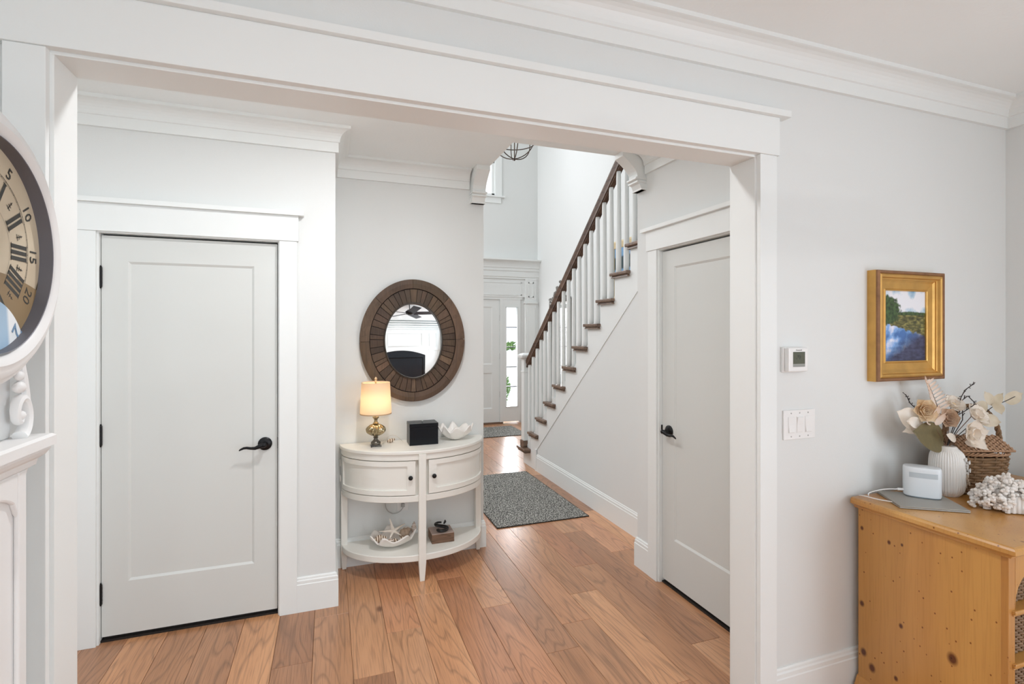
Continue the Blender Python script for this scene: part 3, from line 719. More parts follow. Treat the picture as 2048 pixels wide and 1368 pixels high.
# small shell ornament behind the lamp
def spiral(c, L, r, d, m, name, label, cat='seashell', turns=4, group=None, build=True):
    R = []; n = 26; d = Vector(d).normalized(); up = Vector((0, 0, 1)) if abs(d.z) < .9 else Vector((1, 0, 0)); a_ = d.cross(up).normalized(); b_ = a_.cross(d)
    for j in range(n+1):
        v = j/n; rr = r*(sin(pi*min(v*1.02, 1))**.7*(1-.45*v)+.02)*(1+.09*sin(v*turns*2*pi))
        p = Vector(c)+d*(v-.5)*L
        R.append([p+(a_*cos(2*pi*k/16)+b_*sin(2*pi*k/16))*rr for k in range(16)])
    o = MB().rings(R).build(name, m, smooth=True)
    if label: tag(o, label, cat, group)
    return o
def stripemat(name, c1, c2, scale, axis='X'):
    m, n, l, b = mat(name); tc = n.new('ShaderNodeTexCoord'); wv = n.new('ShaderNodeTexWave'); wv.bands_direction = axis; wv.inputs['Scale'].default_value = scale; wv.inputs['Distortion'].default_value = 1.5
    l.new(tc.outputs['Object'], wv.inputs['Vector']); r = n.new('ShaderNodeValToRGB'); e = r.color_ramp.elements
    e[0].position = .35; e[0].color = (*c1, 1); e[1].position = .55; e[1].color = (*c2, 1); l.new(wv.outputs['Fac'], r.inputs[0]); l.new(r.outputs[0], b.inputs['Base Color']); b.inputs['Roughness'].default_value = .3
    return m
STRIPE = stripemat('striped_shell', (.17, .095, .05), (.80, .70, .58), 22)
STRIPE2 = stripemat('banded_shell', (.20, .11, .07), (.86, .80, .72), 40, 'Z')
SHELLW = simple('shell_white', (.86, .83, .79), .4, bump=.3, bscale=60, var=.05)
SHELLT = simple('shell_tan', (.45, .34, .25), .45, var=.35, vscale=60)
spiral((.395, 3.52, ZT+.016), .06, .017, (1, .2, .25), STRIPE, 'conch_shell', 'small tan spiral shell behind the lamp foot')
mb = MB().tube([(.335+.14*t, 3.49+.03*sin(t*7), ZT+.003+.055*sin(pi*t)**1.3*(1 if t > .2 else .6)) for t in [i/20 for i in range(21)]], .0014, 6)
tag(mb.build('shell_cord', simple('clear_cord', (.62, .58, .5), .3), smooth=True), 'fine clear cord arching over small shell behind lamp', 'cord')

# black box
BXM = simple('black_lacquer', (.004, .006, .009), .3, spec=.25)
bx0 = thing('keepsake_box', (.59, 3.42, ZT), 'glossy black square box between table lamp and white clam bowl', 'box')
MB().box(.496, .684, 3.375, 3.505, ZT+.0005, ZT+.118, bev=.0015).build('body', BXM, bx0)
lid = MB().box(.495, .685, 3.374, 3.506, ZT+.1195, ZT+.142, bev=.0015).build('lid', BXM, bx0)
MB().lathe([(.004, ZT+.142), (.004, ZT+.146), (.008, ZT+.150), (.006, ZT+.154)], (.59, 3.44, 0), seg=14).build('knob', SILVERC, lid, smooth=True)

# clam bowls
def clam(c, rx, ry, H, n, m, name, label, ph=0, amp=.16, zamp=.30, rot=0, tilt=0):
    mb = MB(); R = []; seg = 132
    for j in range(15):
        u = .12+.88*j/14
        ring = []
        for i in range(seg):
            a = 2*pi*i/seg; fl_ = cos(n*a+ph)*.75+.25*cos((n+3)*a+1+ph); front = .55+.45*cos(a-pi*1.5+0)
            rr = u*(1+amp*fl_*u*.8*(.6+.4*front)); zz = H*(u**2.0)*(1+zamp*fl_*u)
            x, y = rx*rr*cos(a), ry*rr*sin(a)
            ring.append((x, y, zz))
        R.append(ring)
    mb.rings(R, cap=False)
    mb.bm.faces.new([v for v in mb.bm.verts[:seg]])
    M = Matrix.Translation(c) @ Matrix.Rotation(rot, 4, 'Z') @ Matrix.Rotation(tilt, 4, 'X'); mb.bm.transform(M)
    o = mb.build(name, m, smooth=True); md = o.modifiers.new('t', 'SOLIDIFY'); md.thickness = .008; md.offset = 0
    return tag(o, label, 'shell bowl')
clam((.825, 3.475, ZT+.004), .118, .090, .082, 8, SHELLW, 'clam_bowl', 'white fluted clam shell bowl on the console top, right of black box', ph=.4, zamp=.30, amp=.07)
ZS = .165
clam((.392, 3.425, ZS+.004), .142, .110, .072, 7, SHELLW, 'clam_bowl', 'white clam shell bowl full of small shells on lower shelf', ph=1.2, zamp=.34, amp=.10)
items = [((.315, 3.40, ZS+.068), .085, .030, (1, .1, .05), STRIPE, 'big cream and tan striped snail shell at left in the clam bowl'),
         ((.375, 3.36, ZS+.060), .050, .018, (1, -.3, .1), STRIPE2, 'small spotted white shell at the front of clam bowl'),
         ((.405, 3.375, ZS+.048), .055, .020, (.4, -1, .1), STRIPE, 'brown-banded shell under the starfish front arm'),
         ((.450, 3.37, ZS+.062), .040, .014, (1, .6, .3), STRIPE, 'tiny brown banded shell near bowl front right'),
         ((.475, 3.43, ZS+.078), .095, .036, (1, .5, .35), SHELLT, 'large mottled tan cowrie shell right of starfish'),
         ((.535, 3.455, ZS+.092), .080, .022, (.1, .2, 1), STRIPE2, 'tall banded turret shell at bowl right edge')]
for c_, L_, r_, d_, m_, lb in items: spiral(c_, L_, r_, d_, m_, 'seashell', lb)
# starfish
mb = MB(); sc_ = Vector((.395, 3.405, ZS+.108)); nrm = Vector((.05, -.75, .65)).normalized(); ex = Vector((1, 0, 0)); ex = (ex-nrm*ex.dot(nrm)).normalized(); ey = nrm.cross(ex)
if ey.z < 0: ey = -ey
for k, (an, ln) in enumerate(((102, .082), (25, .088), (-38, .060), (-118, .052), (178, .092))):
    a = radians(an); d = ex*cos(a)+ey*sin(a)
    mb.tube([sc_+d*ln*t for t in (0, .25, .5, .75, 1)], [.0135, .0105, .0075, .005, .0025], 8, flat=.8)
mb.ico(sc_, .0135, 2)
tag(mb.build('starfish', simple('starfish_cream', (.82, .75, .66), .7, bump=.5, bscale=150), smooth=True), 'cream five-armed starfish resting on the shells in bowl', 'starfish')
# wood block with letter
blk = thing('wood_block', (.715, 3.43, ZS), 'square brown wooden block on the lower console shelf', 'block')
MB().box(.640, .790, 3.362, 3.502, ZS+.0005, ZS+.060, bev=.002).build('body', BLOCKW, blk)
MB().box(.6405, .7895, 3.3625, 3.5015, ZS+.0602, ZS+.0625).build('painted_top', BLOCKTOP, blk)
sp = [(.745, 3.478), (.733, 3.470), (.742, 3.462), (.728, 3.478), (.705, 3.481), (.690, 3.468), (.693, 3.452), (.712, 3.442), (.735, 3.431), (.748, 3.416), (.740, 3.398), (.716, 3.388), (.695, 3.394), (.688, 3.405), (.700, 3.408)]
def smooth_pts(P, k=3):
    P = [Vector(p) for p in P]
    for _ in range(k):
        Q = [P[0]]
        for a, b in zip(P[:-1], P[1:]): Q += [a*.75+b*.25, a*.25+b*.75]
        Q.append(P[-1]); P = Q
    return P
SS = lambda x, y: (.718+(x-.718)*1.22, 3.432+(y-3.432)*1.22)
sp = [SS(x, y) for x, y in sp]
sp3 = smooth_pts([(x, y, ZS+.074+(y-3.378)*.16) for x, y in sp[3:]], 3); sp4 = smooth_pts([(x, y, ZS+.0735) for x, y in sp[:4]], 2)
nS = len(sp3); mb = MB().tube(sp3, [.0055+.0075*sin(pi*i/(nS-1))**.8 for i in range(nS)], 10, flat=.8)
mb.tube([(.760, 3.512, ZS+.094), (.755, 3.490, ZS+.091), (.744, 3.470, ZS+.088)], [.004, .009, .005], 8)
tag(mb.build('letter_ornament', simple('black_gloss_letter', (.006, .006, .007), .2), smooth=True), 'black glossy letter S lying on the brown wooden block', 'letter')

# ------------------------------------------------------------------ thermostat, switch plate
th = thing('thermostat', (1.79, YN, 1.45), 'white wall thermostat with grey-green screen above the switch plate', 'thermostat')
MB().box(1.745, 1.862, YN-.012, YN, 1.403, 1.506, bev=.004).build('mounting_plate', PLASTIC, th)
MB().box(1.752, 1.858, YN-.034, YN-.012, 1.406, 1.503, bev=.006).build('body', PLASTIC, th)
scr = MB().box(1.775, 1.838, YN-.0355, YN-.033, 1.438, 1.487).build('screen', simple('lcd_screen', (.10, .11, .08), .2), th)
MB().box(1.775, 1.838, YN-.0357, YN-.033, 1.426, 1.438).build('button_bar', simple('lcd_bar', (.30, .31, .29), .3), th)
def text(s, size, m, M, parent, name='lettering', ext=.0003, align='CENTER'):
    cu = bpy.data.curves.new(name, 'FONT'); cu.body = s; cu.size = size; cu.extrude = ext; cu.align_x = align; cu.align_y = 'CENTER'; cu.resolution_u = 2
    t = bpy.data.objects.new(name+'_src', cu); C.objects.link(t)
    bpy.context.view_layer.update()
    me = bpy.data.meshes.new_from_object(t.evaluated_get(bpy.context.evaluated_depsgraph_get())); bpy.data.objects.remove(t)
    me.transform(M); me.materials.clear(); me.materials.append(m); o = bpy.data.objects.new(name, me); C.objects.link(o)
    if parent is not None: o.parent = parent; o.matrix_parent_inverse = parent_inv(parent)
    return o
GREYT = simple('grey_print', (.25, .25, .25), .6); DIGIT = simple('lcd_digits', (.045, .05, .035), .4)
FY = Matrix.Rotation(pi/2, 4, 'X')   # text facing -y
text('Honeywell', .0075, GREYT, Matrix.Translation((1.806, YN-.0345, 1.494)) @ FY, th)
text('70', .026, DIGIT, Matrix.Translation((1.803, YN-.0359, 1.464)) @ FY, scr)
sw = thing('switch_plate', (1.83, YN, 1.18), 'white triple rocker light switch plate right of the wide opening', 'switch')
MB().box(1.755, 1.928, YN-.007, YN, 1.123, 1.245, bev=.003).build('cover_plate', PLASTIC, sw)
for i in range(3):
    xc = 1.795+.0465*i
    r_ = MB().box(xc-.0175, xc+.0175, YN-.0085, YN-.006, 1.150, 1.218).build('rocker_frame', PLASTIC, sw)
    MB().prism([(YN-.0085, 1.152), (YN-.0125 if i != 1 else YN-.009, 1.154), (YN-.0095, 1.184), (YN-.009 if i != 1 else YN-.0125, 1.214), (YN-.0085, 1.216)], 'x', xc-.0155, xc+.0155).build('rocker', PLASTIC, r_)
    for z in (1.136, 1.232): MB().lathe([(.003, 0), (.0028, .0012)], (xc, YN-.007, z), seg=10, ax='y').build('screw', SILVERC, sw)

# ------------------------------------------------------------------ gilt picture
PX = [2.246, 2.690]; PZ = [1.350, 1.840]; PY = YN
pic = thing('framed_painting', (2.47, YN, 1.6), 'gilt-framed marsh landscape painting above the pine chest', 'painting')
def frame_ring(x0, x1, z0, z1, prof, ybase, parent, name, m, ax='y', bev=0):
    """prof list of (inset, projection); rectangular mitred frame on plane y=ybase facing -y"""
    R = [[(x0+i, ybase-p, z0+i), (x1-i, ybase-p, z0+i), (x1-i, ybase-p, z1-i), (x0+i, ybase-p, z1-i)] for i, p in prof]
    V = MB(); V.rings(R, cap=False, loop=True)
    return V.build(name, m, parent)
frame_ring(PX[0], PX[1], PZ[0], PZ[1], [(0, 0), (0, .038), (.004, .040), (.004, 0)], YN, pic, 'outer_side', GOLD)
frame_ring(PX[0]+.001, PX[1]-.001, PZ[0]+.001, PZ[1]-.001, [(0, .0385), (0, .046), (.005, .050), (.011, .050), (.015, .044), (.015, .0385)], YN, pic, 'worn_edge', GOLDW)
frame_ring(PX[0], PX[1], PZ[0], PZ[1], [(.0155, .001), (.0155, .046), (.022, .050), (.030, .047), (.034, .036), (.040, .034), (.040, .001)], YN, pic, 'bead_moulding', GOLD)
frame_ring(PX[0], PX[1], PZ[0], PZ[1], [(.039, .002), (.039, .030), (.050, .024), (.078, .020), (.082, .024), (.087, .022), (.087, .002)], YN, pic, 'inner_panel', GOLD)
def painting_mat():
    m, n, l, b = mat('marsh_painting'); tc = n.new('ShaderNodeTexCoord'); sep = n.new('ShaderNodeSeparateXYZ')
    l.new(tc.outputs['Generated'], sep.inputs[0])
    def noise(scale, detail=4, dist=0, sc=(1, 1, 1)):
        mp = n.new('ShaderNodeMapping'); mp.inputs['Scale'].default_value = sc; l.new(tc.outputs['Generated'], mp.inputs[0])
        t = n.new('ShaderNodeTexNoise'); t.inputs['Scale'].default_value = scale; t.inputs['Detail'].default_value = detail; t.inputs['Distortion'].default_value = dist; l.new(mp.outputs[0], t.inputs['Vector']); return t.outputs['Fac']
    def ramp(f, st_):
        r = n.new('ShaderNodeValToRGB'); e = r.color_ramp.elements; e[0].position = st_[0][0]; e[0].color = (*st_[0][1], 1); e[1].position = st_[-1][0]; e[1].color = (*st_[-1][1], 1)
        for p, c in st_[1:-1]: k = e.new(p); k.color = (*c, 1)
        l.new(f, r.inputs[0]); return r.outputs[0]
    def math(op, a, b_=None, c=None):
        x = n.new('ShaderNodeMath'); x.operation = op
        for i, v in enumerate((a, b_, c)):
            if v is None: continue
            if isinstance(v, (int, float)): x.inputs[i].default_value = v
            else: l.new(v, x.inputs[i])
        return x.outputs[0]
    def mix(f, a, b_):
        x = n.new('ShaderNodeMix'); x.data_type = 'RGBA'; l.new(f, x.inputs[0]); l.new(a, x.inputs[6]); l.new(b_, x.inputs[7]); return x.outputs[2]
    def step(v, e, wd=.02):
        x = n.new('ShaderNodeMapRange'); x.inputs[1].default_value = e-wd; x.inputs[2].default_value = e+wd; l.new(v, x.inputs[0]); return x.outputs[0]
    X, Z = sep.outputs[0], sep.outputs[2]
    sky = ramp(noise(2.6, 6, .1, (1, 1, 1.2)), [(.36, (.14, .33, .55)), (.45, (.45, .62, .76)), (.53, (.84, .86, .92))])
    grass = ramp(noise(9, 6, .3, (1, 1, 3)), [(.35, (.03, .035, .012)), (.5, (.12, .115, .035)), (.68, (.34, .31, .10))])
    refl = ramp(noise(3.4, 6, .1, (1, 1, 1.3)), [(.40, (.06, .17, .45)), (.5, (.22, .42, .78)), (.60, (.80, .82, .96))])
    dark = ramp(noise(8, 5, .2, (1, 1, 3)), [(.3, (.015, .018, .05)), (.7, (.07, .08, .17))])
    tree = ramp(noise(18, 5), [(.35, (.012, .03, .012)), (.65, (.07, .14, .04))])
    nz = noise(7, 5, 0, (1, 1, 1)); nz2 = math('MULTIPLY_ADD', nz, .16, -.08)
    zz = math('ADD', Z, nz2)
    # water lower, with dark fading to the bottom and to the right
    diag = math('ADD', math('MULTIPLY_ADD', X, .42, nz2), math('MULTIPLY', Z, -.9))
    wtr = mix(step(diag, .0-.03, .10), refl, dark)
    # water/grass bank: grass above a curved line
    bank = math('SUBTRACT', zz, math('MULTIPLY_ADD', X, -.19, .54))
    bank2 = math('MAXIMUM', math('MULTIPLY', bank, 1), math('SUBTRACT', zz, .555))
    left = step(bank2, .0, .012)
    c = mix(left, wtr, grass)
    hz = math('ADD', Z, math('MULTIPLY_ADD', noise(40, 3, 0, (1, 1, .2)), .02, -.01))
    c = mix(step(hz, .655, .006), c, tree)
    hill = math('ADD', hz, math('MULTIPLY', math('ABSOLUTE', math('SUBTRACT', X, .62)), .045))
    c = mix(step(hill, .708, .008), c, sky)
    # dark reeds line the bank
    dx = math('MULTIPLY', math('SUBTRACT', X, .05), 2.9); dz = math('MULTIPLY', math('SUBTRACT', Z, .72), 4.4)
    rr = math('ADD', math('ADD', math('MULTIPLY', dx, dx), math('MULTIPLY', dz, dz)), math('MULTIPLY_ADD', noise(11, 4), 1.6, -.8))
    c = mix(math('SUBTRACT', 1, step(rr, .85, .12)), c, tree)
    l.new(c, b.inputs['Base Color']); b.inputs['Roughness'].default_value = .35; b.inputs['Coat Weight'].default_value = .15
    return m
MB().box(PX[0]+.086, PX[1]-.086, YN-.016, YN-.006, PZ[0]+.086, PZ[1]-.086).build('canvas', painting_mat(), pic)

# ------------------------------------------------------------------ pine chest
ZD = .86
chest = thing('pine_chest', (2.66, 1.32, 0), 'knotty orange pine chest with moulded top and arched front openings by the right wall', 'chest')
BX0, BX1, BY0, BY1 = 2.143, 3.17, 1.057, 1.575
MB().box(BX0, BX0+.024, BY0+.02, BY1, .09, ZD-.045).build('side_panel', PINE, chest, bevel=.002)
MB().box(BX1-.024, BX1, BY0+.02, BY1, .09, ZD-.045).build('side_panel', PINE, chest, bevel=.002)
MB().box(BX0+.02, BX1-.02, BY1-.015, BY1, .09, ZD-.045).build('back_panel', PINE, chest)
tp = [(0, ZD-.045), (-.012, ZD-.045), (-.016, ZD-.037), (-.026, ZD-.030), (-.037, ZD-.024), (-.037, ZD-.010), (-.033, ZD-.003), (-.026, ZD), (0, ZD)]
mb = MB().rings([[(BX0+d, BY0+d, z), (BX1-d, BY0+d, z), (BX1-d, BY1+.008, z), (BX0+d, BY1+.008, z)] for d, z in [(.05, ZD-.045)]+[t for t in tp[1:]]])
mb.build('top', PINE, chest, bevel=.001)
mb = MB().rings([[(BX0-d, BY0-d, z), (BX1+d, BY0-d, z), (BX1+d, BY1+.004, z), (BX0-d, BY1+.004, z)] for d, z in ((.012, 0), (.018, .0), (.018, .06), (.012, .068), (.008, .08), (.002, .092), (-.01, .1))])
mb.build('plinth', PINE, chest)
# front frame: stiles, rails, arched top openings
fx = [BX0+.037, (BX0+BX1)/2-.02, (BX0+BX1)/2+.02, BX1-.037]
MB().box(BX0, fx[0], BY0, BY0+.022, .09, ZD-.045).build('stile', PINE, chest, bevel=.002)
MB().box(fx[3], BX1, BY0, BY0+.022, .09, ZD-.045).build('stile', PINE, chest, bevel=.002)
MB().box(fx[1], fx[2], BY0, BY0+.022, .09, ZD-.045).build('stile', PINE, chest, bevel=.002)
for z in (.255, .449, .628):
    MB().box(BX0+.02, BX1-.02, BY0-.010, BY1-.02, z-.010, z+.004).box(BX0+.02, BX1-.02, BY0-.006, BY0+.02, z-.016, z-.010).build('shelf', PINE, chest, bevel=.003)
for a, b in ((fx[0], fx[1]), (fx[2], fx[3])):
    m_ = (a+b)/2; hw = (b-a)/2
    pts = [(a, .632)]+[(m_-hw*cos(pi*i/16), .632+.15*sin(pi*i/16)**.75) for i in range(1, 16)]+[(b, .632), (b, ZD-.045), (a, ZD-.045)]
    # arch board as strip (concave outline)
    mb = MB(); R = []
    for i in range(17):
        x = m_-hw*cos(pi*i/16); z = .632+.15*sin(pi*i/16)**.75
        R.append([(x, BY0, z), (x, BY0, ZD-.045), (x, BY0+.02, ZD-.045), (x, BY0+.02, z)])
    mb.rings(R); mb.build('arched_rail', PINE, chest)
WICK = simple('wicker', (.20, .115, .055), .55, bump=.3, bscale=60, var=.5, vscale=40)
WICKL = simple('wicker_light', (.36, .21, .12), .5, bump=.3, bscale=60, var=.3, vscale=40)
def weave_wall(mb, path, z0, z1, pitch, r, amp, stakes):
    """horizontal strands weaving round a closed plan path; path(t)->(x,y,nx,ny)"""
    rows = int((z1-z0)/pitch)
    for j in range(rows):
        z = z0+pitch*(j+.5); n = stakes*4; pts = []
        R = []
        for i in range(n):
            t = i/n; x, y, nx, ny, = path(t, (z-z0)/(z1-z0)); o_ = amp*cos(pi*stakes*t*1.0*2/2+(j % 2)*pi)
            x += nx*o_; y += ny*o_
            R.append([(x+nx*r, y+ny*r, z), (x, y, z+r*1.25), (x-nx*r, y-ny*r, z), (x, y, z-r*1.25)])
        mb.rings(R, loop=True)
    return mb
for row, (za, zb) in enumerate(((.106, .23), (.262, .425), (.456, .60), (.635, .745))):
    for a, b in ((fx[0], fx[1]), (fx[2], fx[3])):
        x0, x1, y0, y1 = a+.012, b-.012, BY0+.03, BY0+.40
        mb = MB(); nn = 0
        for k in range(int((zb-za)/.011)):
            z = za+.006+.011*k
            pts = [(x0+(x1-x0)*i/28, y0+.004*cos(pi*i+k*pi), z) for i in range(29)]
            mb.tube(pts, .0052, 5)
        mb.box(x0, x1, y0+.008, y1, za, zb-.01); bk = mb.build('wicker_drawer', WICK, chest)
        MB().tube([(x0, y0, zb-.006), (x1, y0, zb-.006)], .008, 8).build('rim', WICK, bk)

# ------------------------------------------------------------------ things on the chest
FW = Vector((sin(TH), cos(TH), 0)); RT = Vector((cos(TH), -sin(TH), 0))
def at(px, py, d):
    return Vector((0, 0, 1.57))+FW*d+RT*((px-1024)/1025*d)+Vector((0, 0, (663-py)/1025*d))
# slim silver tablet/laptop
lp = thing('laptop', (2.305, 1.425, ZD), 'closed grey laptop lying flat under the white speaker', 'laptop')
LM = Matrix.Translation((2.312, 1.432, ZD)) @ Matrix.Rotation(radians(-33.5), 4, 'Z')
def lbox(name, m, a, parent, bev=.0, M=LM):
    mb = MB().box(*a, bev=bev); mb.bm.transform(M); return mb.build(name, m, parent)
lbox('base', SILVERC, (-.120, .120, -.104, .104, .001, .0065), lp, .002)
lbox('lid', simple('grey_lid', (.40, .385, .35), .45, metal=.35), (-.120, .120, -.104, .104, .0072, .0115), lp, .0015)
# white rounded speaker
SM = Matrix.Translation((2.368, 1.462, ZD+.012)) @ Matrix.Rotation(radians(-50), 4, 'Z')
def superel(a, b, n, e=3.2):
    P = []
    for i in range(n):
        t = 2*pi*i/n; c_, s_ = cos(t), sin(t)
        P.append((a*math.copysign(abs(c_)**(2/e), c_), b*math.copysign(abs(s_)**(2/e), s_)))
    return P
se = superel(1, 1, 56)
spk = thing('white_speaker', SM.translation, 'white rounded smart speaker with grey band, standing on the laptop', 'speaker')
WSP = simple('speaker_white', (.74, .79, .83), .35)
mb = MB().rings([[(x*.065*k, y*.038*k, z) for x, y in se] for k, z in ((.92, .001), (.97, .004), (1, .010), (1, .113), (.985, .121), (.95, .125), (.90, .126))]); mb.bm.transform(SM); mb.build('body', WSP, spk, smooth=True)
mb = MB().rings([[(x*.065*k, y*.038*k, z) for x, y in se] for k, z in ((.90, .0), (.925, .001), (.97, .0035), (.975, .0042))]); mb.bm.transform(SM); mb.build('base_ring', simple('blue_grey_ring', (.25, .32, .38), .4), spk, smooth=True)
mb = MB()
R = []
for i in range(20):
    t = -pi/2+(-.62+1.24*i/19)*1.05
    c_, s_ = cos(t), sin(t); x, y = math.copysign(abs(c_)**(2/3.2), c_), math.copysign(abs(s_)**(2/3.2), s_)
    R.append([(x*.0652, y*.0382, .084), (x*.0656, y*.0387, .084), (x*.0656, y*.0387, .105), (x*.0652, y*.0382, .105)])
mb.rings(R); mb.bm.transform(SM); mb.build('grey_band', simple('pale_grey_band', (.50, .56, .60), .4), spk)
# cables
CAB = simple('white_cable', (.80, .80, .79), .4)
p0 = SM @ Vector((-.063, -.01, .022))
mb = MB().tube(smooth_pts([p0, p0+Vector((-.03, .015, .0)), (2.255, 1.545, ZD+.030), (2.20, 1.572, ZD+.012), (2.185, 1.560, ZD+.004)]), .0023, 8)
mb.tube([p0+Vector((.004, -.002, 0)), p0+Vector((-.022, .011, 0))], .0055, 8)
tag(mb.build('usb_cable', CAB, smooth=True), 'white cable plugged in the side of the white speaker', 'cable')
mb = MB().tube(smooth_pts([(2.150, 1.575, ZD+.004), (2.140, 1.555, ZD+.012), (2.160, 1.50, ZD+.008), (2.200, 1.455, ZD+.006), (2.216, 1.443, ZD+.006)]), .0023, 8)
tag(mb.build('charging_cable', CAB, smooth=True), 'white cable running along the chest edge into the grey laptop', 'cable')
# ribbed vase
VX, VY = 2.535, 1.465
CER = simple('white_ceramic', (.78, .765, .735), .28, var=.03)
vase = thing('ribbed_vase', (VX, VY, ZD), 'white ribbed ceramic vase with applied flowers holding the bouquet', 'vase')
R = []; H = .212
for j in range(25):
    v = j/24
    r0 = .050+.027*sin(pi*min(1, v*1.05))**.55 if v < .93 else .058
    r0 = [.050, .060, .067, .071, .073, .0745, .0755, .076, .0765, .077, .077, .077, .077, .077, .077, .0765, .076, .0755, .0745, .073, .070, .065, .056, .045, .038][j]*.84
    k = .035 if 0 < j < 23 else 0
    R.append([(VX+r0*(1-k*abs(sin(22*a)))*cos(a), VY+r0*(1-k*abs(sin(22*a)))*sin(a), ZD+.001+H*v) for a in [2*pi*i/264 for i in range(264)]])
mb = MB().rings(R, cap=False); mb.bm.faces.new([v for v in mb.bm.verts[:264]])
R2 = [[(VX+r*cos(2*pi*i/48), VY+r*sin(2*pi*i/48), z) for i in range(48)] for r, z in ((.0319, ZD+.213), (.029, ZD+.205), (.029, ZD+.15))]
mb.rings(R2); mb.build('body', CER, vase, smooth=True)
def petal(mb, base, d, nrm, L, W, curl=.3, cup=.15, nseg=6, round_=.75):
    """cupped petal from base along d; nrm = face normal"""
    d = Vector(d).normalized(); nrm = Vector(nrm); nrm = (nrm-d*nrm.dot(d)).normalized(); s_ = d.cross(nrm)
    V = []
    for i in range(nseg+1):
        u = i/nseg; uu = (u*.985+.012)**.85; wd = W*.5*max(.05, (1-abs(2*uu-1)**2.4)**.62); row = []
        for j in range(5):
            q = (j-2)/2
            p = Vector(base)+d*L*u*(1-.12*q*q)+s_*wd*q+nrm*(curl*L*u*u+cup*W*q*q*sin(pi*u))
            row.append(mb.bm.verts.new(p))
        V.append(row)
    for i in range(nseg):
        for j in range(4): mb.bm.faces.new((V[i][j], V[i][j+1], V[i+1][j+1], V[i+1][j]))
    return mb
CLAYT = simple('ceramic_tan', (.62, .51, .40), .4)
mb = MB(); mt = MB()
for k in range(11):
    v = k/10; dirn = (-FW*.72+RT*(.45+.28*v)).normalized(); rr = .0645-.004*abs(v-.5)
    c_ = Vector((VX, VY, 0))+dirn*rr+Vector((0, 0, ZD+.165-.115*v)); c_ += RT*random.uniform(-.008, .008)
    for q in range(5):
        a = 2*pi*q/5+k; t1 = Vector((-dirn.y, dirn.x, 0)); d = t1*cos(a)+Vector((0, 0, 1))*sin(a)
        petal(mb if k < 6 else mt, c_, d+dirn*.5, dirn, .014, .013, .2, .3, 4)
    (mb if k < 6 else mt).ico(c_, .0045)
mb.build('applied_flowers', CER, vase, smooth=True); mt.build('applied_flowers', CLAYT, vase, smooth=True)
# bouquet
def petmat(name, c1, c2, sc=14):
    m, n, l, b = mat(name); tc = n.new('ShaderNodeTexCoord'); t = n.new('ShaderNodeTexNoise'); t.inputs['Scale'].default_value = sc; l.new(tc.outputs['Object'], t.inputs['Vector'])
    r = n.new('ShaderNodeValToRGB'); e = r.color_ramp.elements; e[0].position = .35; e[0].color = (*c1, 1); e[1].position = .65; e[1].color = (*c2, 1); l.new(t.outputs['Fac'], r.inputs[0]); l.new(r.outputs[0], b.inputs['Base Color']); b.inputs['Roughness'].default_value = .75
    tr = n.new('ShaderNodeBsdfTranslucent'); l.new(r.outputs[0], tr.inputs[0]); mx = n.new('ShaderNodeMixShader'); mx.inputs[0].default_value = .25
    l.new(b.outputs[0], mx.inputs[1]); l.new(tr.outputs[0], mx.inputs[2]); l.new(mx.outputs[0], n['Material Output'].inputs[0]); return m
PETW = petmat('petal_cream', (.88, .80, .70), (.92, .87, .80)); PETP = petmat('petal_blush', (.84, .68, .56), (.90, .80, .72)); PETY = petmat('petal_peach', (.80, .60, .36), (.88, .74, .54))
OLIVE = simple('olive_leaf', (.155, .125, .055), .55, bump=.3, bscale=30, var=.3, vscale=40); KHAK = petmat('leaf_khaki', (.58, .50, .36), (.72, .65, .52))
TWIG = simple('dark_twig', (.035, .028, .025), .7); STEM = simple('brown_stem', (.16, .09, .05), .7)
D0 = 2.265; mouth = Vector((VX, VY, ZD+.20)); TOC = -FW
def stem(mb, p, dd=0, r=.0016, mid=None):
    pts = [mouth+Vector((random.uniform(-.012, .012), random.uniform(-.012, .012), -.05)), mouth+(p-mouth)*.15+Vector((0, 0, .02))]+([mid] if mid is not None else [])+[p]
    return mb.tube(smooth_pts(pts, 2), r, 6)
def flower(name, px, py, dd, R_, npet, m, label, layers=3, nrm=None, yaw=0):
    c_ = at(px, py, D0+dd); nrm = Vector(nrm or (TOC+Vector((0, 0, .35)))).normalized(); t1 = nrm.cross(Vector((0, 0, 1))).normalized(); t2 = nrm.cross(t1)
    r = thing(name, mouth, label, 'flower')
    mb = MB()
    for ly in range(layers):
        f = 1-ly*.27
        for k in range(npet):
            a = 2*pi*(k+.5*ly)/npet+yaw; d = t1*cos(a)+t2*sin(a)
            petal(mb, c_-nrm*.006*ly, d+nrm*(.25+.55*ly), nrm, R_*f*1.05, R_*f*1.15, .25+.15*ly, .25)
    mb.build('petals', m, r, smooth=True)
    MB().ico(c_+nrm*.008, R_*.22, 2).build('flower_centre', PETY, r, smooth=True)
    s_ = MB(); stem(s_, c_-nrm*.008); s_.build('stem', STEM, r, smooth=True)
    return r
